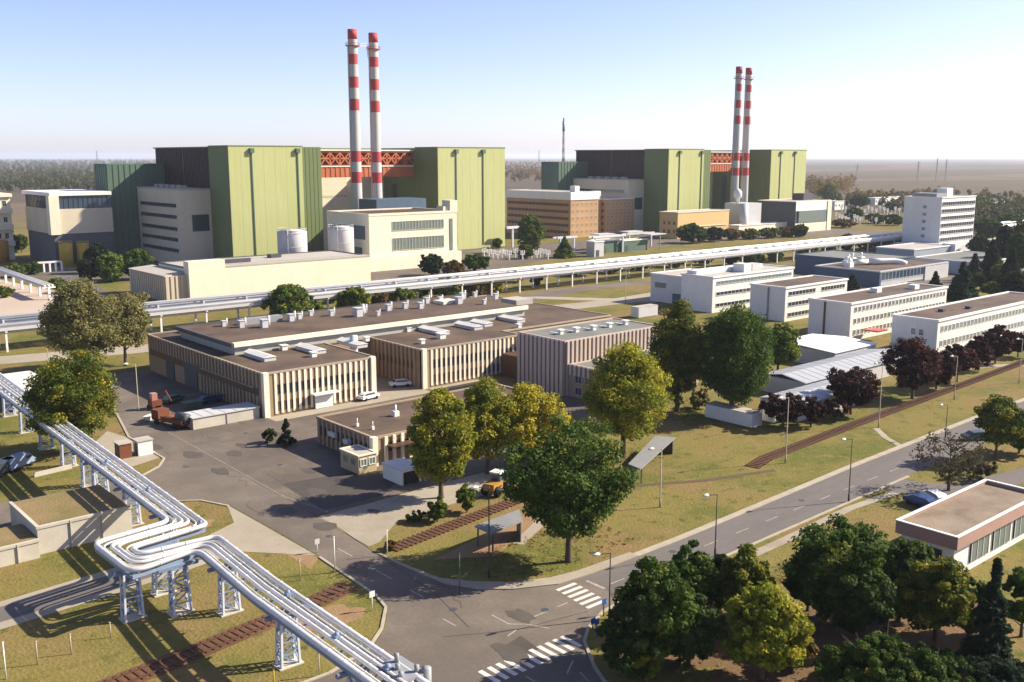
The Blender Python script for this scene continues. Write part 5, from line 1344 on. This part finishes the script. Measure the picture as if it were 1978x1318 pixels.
for t, r, dz in PT:
    z_ = PZ + dz
    path = [(lerp(42.9, 46.6, t), 215, z_), (lerp(42.0, 45.2, t), 190, z_), (lerp(38.9, 41.5, t), lerp(101.0, 97.4, t), z_), (lerp(30.6, 33.0, t), lerp(99.9, 96.2, t), z_),
            (lerp(30.8, 33.1, t), lerp(90.2, 94.0, t), z_), (lerp(37.9, 40.9, t), lerp(91.6, 93.6, t), z_), (lerp(37.0, 40.2, t), lerp(78, 80, t), z_), (lerp(36.7, 39.7, t), 46, z_)]
    pp_ = fillet(path, 1.5 if t < .9 else 1.0, 7); mm = MB().tube(pp_, r, 12)
    for a, c in zip(pp_, pp_[1:]):
        d = (c - a).length
        for k in range(int(d / 2.4)):
            q = a.lerp(c, (k + .5) * 2.4 / d); e = (c - a).normalized() * .07; mm.tube([q - e, q + e], r + .022, 12)
    mm.build("pipe", M_silver, pl)
mb = MB()
for t in (0.06, .94):
    path = [(lerp(42.9, 46.6, t), 215, 5.15), (lerp(42.0, 45.2, t), 190, 5.15), (lerp(38.9, 41.5, t), lerp(101.0, 97.4, t), 5.15), (lerp(30.6, 33.0, t), lerp(99.9, 96.2, t), 5.15),
            (lerp(30.8, 33.1, t), lerp(90.2, 94.0, t), 5.15), (lerp(37.9, 40.9, t), lerp(91.6, 93.6, t), 5.15), (lerp(37.0, 40.2, t), lerp(78, 80, t), 5.15), (lerp(36.7, 39.7, t), 46, 5.15)]
    for a, c in zip(path, path[1:]): mb.bar(a, c, .22, .4)
for i in range(54):
    v = 47 + i * 3.0
    if 88.5 < v < 103: continue
    t = (v - 100) / 115 if v > 100 else 0
    ua, ub = (lerp(36.7, 38.0, (v - 46) / 45), lerp(39.7, 41.0, (v - 46) / 45)) if v < 95 else (lerp(38.9, 42.9, t), lerp(41.5, 46.6, t))
    mb.bar((ua - .2, v, 5.2), (ub + .2, v, 5.2), .14, .2); mb.bar((ua, v, 5.1), (ub, v + 3, 5.1), .08)
mb.build("carrier_frame", M_steelb, pl)
for v, t, s in ((66.2, .4, .5), (76, .62, .45), (59.2, .55, .6), (112, .6, .5), (126, .45, .5), (97.6, .8, .4)):
    ua, ub = (lerp(36.7, 38.0, (v - 46) / 45), lerp(39.7, 41.0, (v - 46) / 45)) if v < 95 else (lerp(38.9, 42.9, (v - 100) / 115), lerp(41.5, 46.6, (v - 100) / 115))
    u = lerp(ua, ub, t); mm = MB(); mm.cyl(u, v, PZ + .1, PZ + .55, s * .4, 10); mm.box(u - s * .5, u + s * .5, v - s * .6, v + s * .6, PZ + .1, PZ + .36); mm.build("valve", M_steelb, pl)
mm = MB()
for u, v, h in ((39.2, 58.6, .35), (39.8, 59.6, .6), (38.8, 57.6, .3), (40.1, 57.4, .45)): mm.cyl(u, v, PZ + .1, PZ + .3 + h, .2, 10)
mm.box(38.4, 40.6, 56.8, 60.2, PZ - .3, PZ + .25); mm.cyl(40.7, 57.0, 3.2, PZ + .5, .38, 12); mm.build("valve_station", M_grey, pl)
def lattice_tower(x, y, h, wx, wy, label):
    t = thing("lattice_tower", label, "tower", (x, y, 0), "lattice towers carrying the foreground pipeline")
    for sx, sy in ((-1, -1), (1, -1), (1, 1), (-1, 1)): MB().bar((x + sx * wx / 2, y + sy * wy / 2, 0), (x + sx * wx / 2 * .82, y + sy * wy / 2 * .82, h), .19).build("leg", M_steelw, t)
    mb = MB(); n = 4
    for i in range(n):
        f = lambda q: 1 - .18 * q / n
        z0, z1 = h * i / n, h * (i + 1) / n
        for sx in (-1, 1):
            mb.bar((x + sx * wx / 2 * f(i), y - wy / 2 * f(i), z0), (x + sx * wx / 2 * f(i + 1), y + wy / 2 * f(i + 1), z1), .1)
            mb.bar((x + sx * wx / 2 * f(i + 1), y - wy / 2 * f(i + 1), z1), (x + sx * wx / 2 * f(i + 1), y + wy / 2 * f(i + 1), z1), .1)
        for sy in (-1, 1):
            a, c = (-1, 1) if i % 2 else (1, -1)
            mb.bar((x + a * wx / 2 * f(i), y + sy * wy / 2 * f(i), z0), (x + c * wx / 2 * f(i + 1), y + sy * wy / 2 * f(i + 1), z1), .1)
            mb.bar((x - wx / 2 * f(i + 1), y + sy * wy / 2 * f(i + 1), z1), (x + wx / 2 * f(i + 1), y + sy * wy / 2 * f(i + 1), z1), .1)
    mb.build("bracing", M_steelb, t)
    MB().bar((x - 2.0, y, h + .16), (x + 2.0, y, h + .16), .36, .32).build("head_beam", M_steelb, t)
    mb = MB()
    mb.box(x - wx / 2 - .3, x + wx / 2 + .3, y - wy / 2 - .25, y + wy / 2 + .25, -.1, .1)
    mb.build("footing", M_wallc, t)
TWS = ((38.2, 62.5, "lattice tower at the bottom edge, under the valve station"), (38.6, 74.9, "second lattice tower from the bottom edge of the pipeline"), (39.3, 88.0, "lattice tower just below the expansion loop's road side"),
       (31.6, 92.9, "lattice tower under the outer bend of the expansion loop"), (36.1, 96.6, "lattice tower under the loop's upper arm"), (35.6, 91.0, "lattice tower under the loop's lower arm"),
       (40.6, 106, "first lattice tower above the expansion loop"), (40.9, 118, "lattice tower beside the larger bunker"), (41.6, 131, "lattice tower behind the larger bunker"), (42.0, 136.6, "lattice tower close behind another, past the bunker"),
       (42.6, 147.4, "lattice tower by the low pale wall"), (43.0, 159, "lattice tower level with the blue tarpaulin heap"), (43.4, 171, "lattice tower in front of the white roofed shed"), (44.2, 184, "lattice tower nearest the left edge by the white roofed shed"))
for x, y, lab in TWS: lattice_tower(x, y, 4.65, 1.75, 1.0, lab)

# ------------------------------------------------------------------ long white pipe rack across the middle
rk = thing("pipe_rack", "long white pipe rack running the whole width behind the workshop", "pipe rack", (200, 249.5, 0))
for v, r, z0 in ((246.2, .5, 6.1), (247.6, .45, 6.1), (249.0, .55, 6.2), (250.6, .45, 6.1), (252.2, .6, 6.3), (253.6, .4, 6.1)):
    MB().tube([(-30, v, z0), (280, v, z0), (640, v, z0)], r, 10).build("pipe", M_silver if r < .46 else M_white, rk)
mb = MB(); mb.box(-30, 640, 245.6, 245.85, 5.0, 5.7); mb.box(-30, 640, 253.9, 254.15, 5.0, 5.7); 
for i in range(168): mb.box(-30 + i * 4, -29.7 + i * 4, 245.9, 253.8, 5.2, 5.5)
mb.build("deck", M_greyl, rk)
for v, r, z0, m_ in ((248.2, .3, 7.48, M_silver), (250.0, .38, 7.6, M_white), (251.6, .25, 7.45, M_silver), (246.8, .28, 4.5, M_greyl)):
    MB().tube([(-30, v, z0), (280, v, z0), (640, v, z0)], r, 8).build("pipe", m_, rk)
mb = MB()
for i in range(56): mb.box(-24.2 + i * 12, -23.8 + i * 12, 247.4, 252.4, 6.9, 7.15); mb.box(-24.2 + i * 12, -23.8 + i * 12, 247.4, 247.7, 5.5, 6.9); mb.box(-24.2 + i * 12, -23.8 + i * 12, 252.1, 252.4, 5.5, 6.9)
mb.build("upper_tier", M_steelw, rk)
pp = None
for i in range(56):
    u = -24 + i * 12.0
    loc = (u, 249.8, 0)
    if pp is None:
        mb = MB()
        for s in (-3.4, 3.4): mb.box(u - .22, u + .22, 249.8 + s - .22, 249.8 + s + .22, 0, 5.0)
        mb.box(u - .25, u + .25, 245.7, 253.9, 4.6, 5.0); pp = mb.build("post_frame", M_white, rk)
    else:
        o = bpy.data.objects.new("post_frame", pp.data); COL.objects.link(o); o.parent = rk; o.location = (i * 12.0, 0, 0)
# low rack at the back left
rk2 = thing("pipe_rack", "low pale pipe rack on white posts at the left edge beyond the concrete yard", "pipe rack", (93, 350, 0))
a, c = at(-30, 531), at(96, 579)
for k in (-1.2, 0, 1.1): MB().tube([(a.x + k, a.y, 4.3), (c.x + k, c.y, 4.3)], .5, 8).build("pipe", M_greyl, rk2)
for i in range(9):
    p = a.lerp(c, i / 8); MB().box(p.x - .35, p.x + .35, p.y - .35, p.y + .35, 0, 4).build("post", M_white, rk2); MB().box(p.x - 2, p.x + 2, p.y - .2, p.y + .2, 3.6, 4.0).build("cross_beam", M_white, rk2)
rk3 = thing("pipe_rack", "small white pipe frame in front of the yellow tanks", "pipe rack", tuple(at(98, 524)))
a, c = at(74, 527), at(120, 524)
for i in range(5): p = a.lerp(c, i / 4); MB().box(p.x - .3, p.x + .3, p.y - .3, p.y + .3, 0, 3.6).build("post", M_white, rk3)
MB().bar((a.x, a.y, 3.8), (c.x, c.y, 3.8), .7).build("pipe", M_white, rk3)

# ------------------------------------------------------------------ street lamps and posts
def lamp(label, px, pyb, pyt, m, arm=(-1.5, .3)):
    g = at(px, pyb); h = hgt(pyt, g)
    t = thing("street_lamp", label, "street lamp", (g.x, g.y, 0), "street lamps along the roads")
    MB().tube([(g.x, g.y, 0), (g.x, g.y, 1.0), (g.x, g.y, 1.05), (g.x, g.y, h)], [.13, .12, .085, .06], 8).build("post", m, t)
    MB().bar((g.x, g.y, h - .05), (g.x + arm[0], g.y + arm[1], h + .12), .07).build("arm", m, t)
    e = (g.x + arm[0], g.y + arm[1]); mb = MB(); mb.tube([(e[0] + .35, e[1], h + .08), (e[0] + .1, e[1], h + .14), (e[0] - .55, e[1] + .1, h + .16)], [.08, .2, .1], 8); mb.build("lamp_head", M_lampw, t)
for px, pb, pt, m, lab in (
    (1177, 1196, 1068, M_poled, "dark street lamp at the zebra crossing by the grove"), (1381, 1076, 955, M_poled, "street lamp between the grove's trees beside the main street"), (1639, 970, 848, M_poled, "tall dark street lamp on the main street's near kerb"),
    (1826, 846, 782, M_poled, "street lamp behind the leafless tree"), (1275, 980, 866, M_poleb, "pale bare lamp post on the verge right of the big dark tree"), (1517, 895, 768, M_poleb, "pale lamp post where the rust track begins on the verge"),
    (1697, 826, 702, M_poleb, "pale lamp post in front of the large purple plum"), (1843, 772, 688, M_poleb, "lamp post against the purple trees at the right"), (945, 1116, 940, M_poled, "thin dark post on the verge in front of the flat shelter"),
    (268, 794, 703, M_poleb, "lamp post by the shaded yard left of the workshop"), (1968, 740, 655, M_poleb, "lamp post near the right edge on the far verge"), (1208, 585, 520, M_poleb, "lamp post on the lawn before the penthouse office block")):
    lamp(lab, px, pb, pt, m)
def marker(label, px, pyb, pyt, m, sign=None):
    g = at(px, pyb); h = hgt(pyt, g); t = thing("signpost" if sign else "marker_post", label, "sign" if sign else "post", (g.x, g.y, 0), "short posts beside the roads")
    MB().cyl(g.x, g.y, 0, h, .06, 8).build("pole", m, t)
    if sign: MB().box(g.x - .3, g.x + .3, g.y - .07, g.y - .03, h - .55, h + .05).build("plate", sign, t)
    else: MB().cyl(g.x, g.y, h, h + .06, .1, 8).build("cap", m, t)
for px, pb, pt, m, s, lab in (
    (647, 1106, 1038, M_white, None, "white post on the kerb of the workshop street"), (748, 1074, 1026, M_white, None, "white post at the tip of the grass verge"), (613, 1068, 1042, M_white, M_greyl, "small signpost on the workshop street"),
    (719, 1180, 1143, M_white, M_white, "white sign at the grass corner of the junction"), (580, 1122, 1080, M_poleb, None, "pale post in the grass left of the workshop street"), (888, 1150, 1070, M_greyd, None, "dark post by the curved pavement"),
    (1166, 1190, 1158, M_greyd, M_blue, "blue road sign at the zebra crossing"), (12, 1312, 1242, M_white, None, "thick white post at the left bottom edge"), (73, 1284, 1240, M_poleb, None, "pale fence post second from the left bottom edge"),
    (138, 1264, 1226, M_poleb, None, "pale fence post third from the left bottom edge"), (214, 1232, 1204, M_poleb, None, "pale fence post inside the pipeline's shadow"), (617, 1306, 1262, M_poleb, None, "pale post under the pipeline's valve station"),
    (530, 1330, 1292, M_yellow, None, "yellowish post at the bottom edge below the lattice tower"), (1145, 1215, 1195, M_greyd, M_blue, "small blue sign below the grove's corner tree"), (1152, 1232, 1196, M_blue, M_blue, "blue bin-like sign at the street corner"), (92, 690, 672, M_yellow, None, "yellow marker on the grass behind the white roofed shed")):
    marker(lab, px, pb, pt, m, s)

# ------------------------------------------------------------------ vehicles
def car(label, px, py, heading, paint, kind='car', L_=4.2):
    g = at(px, py); t = thing("parked_" + kind, label, kind, (g.x, g.y, 0.02), "parked vehicles", R(heading))
    W = .85 if kind == 'car' else .95; Hh = 1.42 if kind == 'car' else 2.0
    prof = [(-.5, .3), (.5, .3), (.5, .62), (.33, .74), (.2, .98), (-.28, 1.0), (-.46, .74), (-.5, .7)] if kind == 'car' else [(-.5, .25), (.5, .25), (.5, .5), (.4, .62), (.3, 1.0), (-.48, 1.0), (-.5, .9)]
    n = len(prof); mb = MB(); vs = []
    for s in (-1, 1):
        for x, z in prof: vs.append((x * L_, s * W * (1 if z < .72 else .84), z * Hh))
    mb.add(vs, [tuple(range(n))[::-1], tuple(range(n, 2 * n))] + [(i, (i + 1) % n, (i + 1) % n + n, i + n) for i in range(n)]); mb.build("body", paint, t, Vector((0, 0, 0)))
    g2 = MB(); zt, zb = .96 * Hh, .76 * Hh
    if kind == 'car':
        for s in (-1, 1): g2.add([(-.4 * L_, s * W * .99, zb), (.28 * L_, s * W * .99, zb), (.18 * L_, s * W * .86, zt), (-.26 * L_, s * W * .86, zt)], [(0, 1, 2, 3) if s < 0 else (3, 2, 1, 0)])
        g2.add([(.335 * L_ + .02, -W * .8, zb), (.335 * L_ + .02, W * .8, zb), (.205 * L_ + .02, W * .74, zt), (.205 * L_ + .02, -W * .74, zt)], [(0, 1, 2, 3)])
        g2.add([(-.45 * L_ - .02, W * .8, zb), (-.45 * L_ - .02, -W * .8, zb), (-.285 * L_ - .02, -W * .74, zt), (-.285 * L_ - .02, W * .74, zt)], [(0, 1, 2, 3)])
    else:
        g2.add([(.39 * L_ + .03, -W * .8, .64 * Hh), (.39 * L_ + .03, W * .8, .64 * Hh), (.305 * L_ + .03, W * .74, .95 * Hh), (.305 * L_ + .03, -W * .74, .95 * Hh)], [(0, 1, 2, 3)])
        for s in (-1, 1): g2.add([(.12 * L_, s * W * 1.0, .66 * Hh), (.36 * L_, s * W * 1.0, .66 * Hh), (.3 * L_, s * W * .86, .93 * Hh), (.12 * L_, s * W * .86, .93 * Hh)], [(0, 1, 2, 3) if s < 0 else (3, 2, 1, 0)])
    g2.build("window", M_glass, t, Vector((0, 0, 0)))
    for x in (-.31, .31):
        for s in (-1, 1): MB().tube([(x * L_, s * W * .8, .32), (x * L_, s * W * 1.02, .32)], .32, 12).build("wheel", M_black, t, Vector((0, 0, 0)))
car("white car parked in the workshop's courtyard", 773, 747, 160, M_carw)
car("white car at the workshop's lit front corner", 712, 772, 10, M_carw)
car("red car in front of the workshop's right wing", 905, 730, 5, M_carr)
car("dark car by the kerb under the sunlit tree at the right", 1884, 850, 150, M_card)
car("blue car behind the flat house", 1778, 978, 80, M_carb)
car("white car beside the blue one behind the flat house", 1806, 970, 60, M_carw)
car("pale car in the shade along the workshop's left side", 400, 745, 75, M_carw)
car("dark green car in the shaded yard left of the workshop", 335, 778, 20, mat("green car paint", (.02, .08, .06), rough=.3, spec=.5))
car("grey van in the shaded yard near the workshop's back corner", 322, 722, 80, M_grey, 'van', 4.8)
car("dark blue car in the shaded yard by the grey shed", 405, 778, 10, M_carb)
car("dark blue van at the left edge in the pipeline's shadow", 36, 905, 35, M_steelb, 'van', 5.0)
car("second dark van at the left edge, nearer the bunkers", 8, 915, 30, M_card, 'van', 5.0)
# amber wheel loader
p = at(960, 952); t = thing("wheel_loader", "amber wheel loader with a white cab roof behind the big dark tree", "loader", (p.x, p.y, .03), None, R(20)); O = Vector((0, 0, 0))
mb = MB(); mb.prism([(-2.2, -.8), (.2, -.8), (.2, .8), (-2.2, .8)], .8, 1.75); mb.box(.2, 1.6, -.5, .5, .7, 1.3); mb.build("body", M_amber, t, O)
mb = MB(); mb.box(-.5, .75, -.7, .7, 1.3, 2.75); mb.build("cab", M_glassb, t, O); mb = MB(); mb.box(-.65, .9, -.8, .8, 2.75, 2.95); mb.build("cab_roof", M_white, t, O)
mb = MB()
for s in (-.55, .55): mb.bar((.7, s, 1.5), (2.6, s, .75), .22)
mb.build("lift_arm", M_amber, t, O); mb = MB(); mb.add([(2.5, -1.25, .1), (3.4, -1.25, .1), (2.5, -1.25, 1.1), (2.5, 1.25, .1), (3.4, 1.25, .1), (2.5, 1.25, 1.1)], [(0, 1, 2), (5, 4, 3), (0, 3, 4, 1), (0, 2, 5, 3), (1, 4, 5, 2)]); mb.build("bucket", M_amber, t, O)
for x in (-1.5, 1.2):
    for s in (-.95, .95): MB().tube([(x, s - .25, .68), (x, s + .25, .68)], .68, 16).build("wheel", M_black, t, O)
# rusty orange tank lorry
p = at(332, 822); t = thing("tank_lorry", "rusty orange flatbed lorry with a dark tank beside the grey shed", "lorry", (p.x, p.y, .02), None, R(104))
mb = MB(); mb.box(-4.2, 3.6, -1.1, 1.1, .8, 1.05); mb.box(-4.2, 1.4, -1.15, -1.05, 1.05, 1.6); mb.box(-4.2, 1.4, 1.05, 1.15, 1.05, 1.6); mb.build("flatbed", M_or2, t, O)
mb = MB(); mb.prism([(2.0, -1.1), (3.9, -1.1), (3.9, 1.1), (2.0, 1.1)], .7, 2.4); mb.build("cab", M_or2, t, O); mb = MB(); mb.box(3.2, 3.93, -1.0, 1.0, 1.55, 2.2); mb.build("windscreen", M_glass, t, O)
mb = MB(); mb.tube([(-4.4, 0, 1.75), (-4.2, 0, 1.75), (-1.9, 0, 1.75), (-1.7, 0, 1.75)], [.5, .85, .85, .5], 16); mb.build("tank", M_greyd, t, O)
for i in range(3): MB().tube([(-1.2 + i * .9, -.9, 1.35), (-1.2 + i * .9, .9, 1.35)], .3, 10).build("drum", M_or2, t, O)
for x in (-3.2, -2.1, 2.8):
    for s in (-.95, .95): MB().tube([(x, s - .16, .5), (x, s + .16, .5)], .5, 14).build("wheel", M_black, t, O)
t = thing("digger", "small pink and rust coloured digger standing at the shaded yard's edge", "digger", tuple(at(300, 790))); p = at(300, 790)
mb = MB(); mb.box(p.x - .9, p.x + .9, p.y - 1, p.y + 1, .7, 1.7); mb.build("body", M_or2, t); mb = MB(); mb.box(p.x - .7, p.x + .3, p.y - .6, p.y + .6, 1.7, 2.9); mb.build("cab", mat("faded red paint", (.4, .2, .17)), t)
mb = MB(); mb.bar((p.x + .5, p.y, 1.6), (p.x + 1.8, p.y - .6, 3.2), .25); mb.bar((p.x + 1.8, p.y - .6, 3.2), (p.x + 2.6, p.y - 1.0, 1.2), .2); mb.build("boom", M_or2, t)
for s in (-.75, .75): MB().tube([(p.x + s, p.y - 1.2, .35), (p.x + s, p.y + 1.2, .35)], .35, 10).build("track", M_black, t)
for px, py, h_, m, lab in ((1243, 513, 10, M_carb, "blue car left of five parked beyond the white rack"), (1262, 512, 12, M_carw, "white car second from the left beyond the white rack"), (1287, 510, 8, M_card, "dark car in the middle of five beyond the white rack"),
    (1310, 508, 12, M_greyl, "silver car fourth of five beyond the white rack"), (1330, 506, 9, M_card, "dark car at the right end of five beyond the white rack")):
    car(lab, px, py, h_ - 90, m, L_=4.6)
for i, (px, py, m, lab) in enumerate(((372, 790, M_gt, "dark green skip in the shaded yard"), (440, 772, M_gt, "dark skip close to the workshop's shaded side wall"), (290, 812, M_white, "white box beside the rusty lorry"))):
    p = at(px, py); t = thing("skip", lab, "skip", (p.x, p.y, .02), None, .3 * i); s = .6 if m is M_white else 1.0
    mb = MB(); mb.add([(-1.2 * s, -.7 * s, .1), (1.2 * s, -.7 * s, .1), (1.2 * s, .7 * s, .1), (-1.2 * s, .7 * s, .1), (-1.7 * s, -.9 * s, 1.4 * s), (1.7 * s, -.9 * s, 1.4 * s), (1.7 * s, .9 * s, 1.4 * s), (-1.7 * s, .9 * s, 1.4 * s)], [(0, 3, 2, 1), (4, 5, 6, 7), (0, 1, 5, 4), (1, 2, 6, 5), (2, 3, 7, 6), (3, 0, 4, 7)])
    mb.build("tub", m, t, O); mb = MB(); mb.box(-1.8 * s, 1.8 * s, -1.0 * s, -.9 * s, 1.3 * s, 1.42 * s); mb.box(-1.8 * s, 1.8 * s, .9 * s, 1.0 * s, 1.3 * s, 1.42 * s); mb.build("rim", m, t, O)

# ------------------------------------------------------------------ haze
HB = 27000
hz = MB().box(-HB, HB, -HB, HB, -1, 112)
hm = bpy.data.materials.new("haze air"); hm.use_nodes = True
hn = hm.node_tree.nodes; hn.remove(hn["Principled BSDF"])
pv = hn.new("ShaderNodeVolumePrincipled"); pv.inputs["Color"].default_value = (0.76, 0.85, 1.0, 1); pv.inputs["Density"].default_value = 0.00006
pv.inputs["Anisotropy"].default_value = 0.2
hm.node_tree.links.new(pv.outputs[0], hn["Material Output"].inputs["Volume"])
tag(hz.build("haze", hm), kind='stuff')
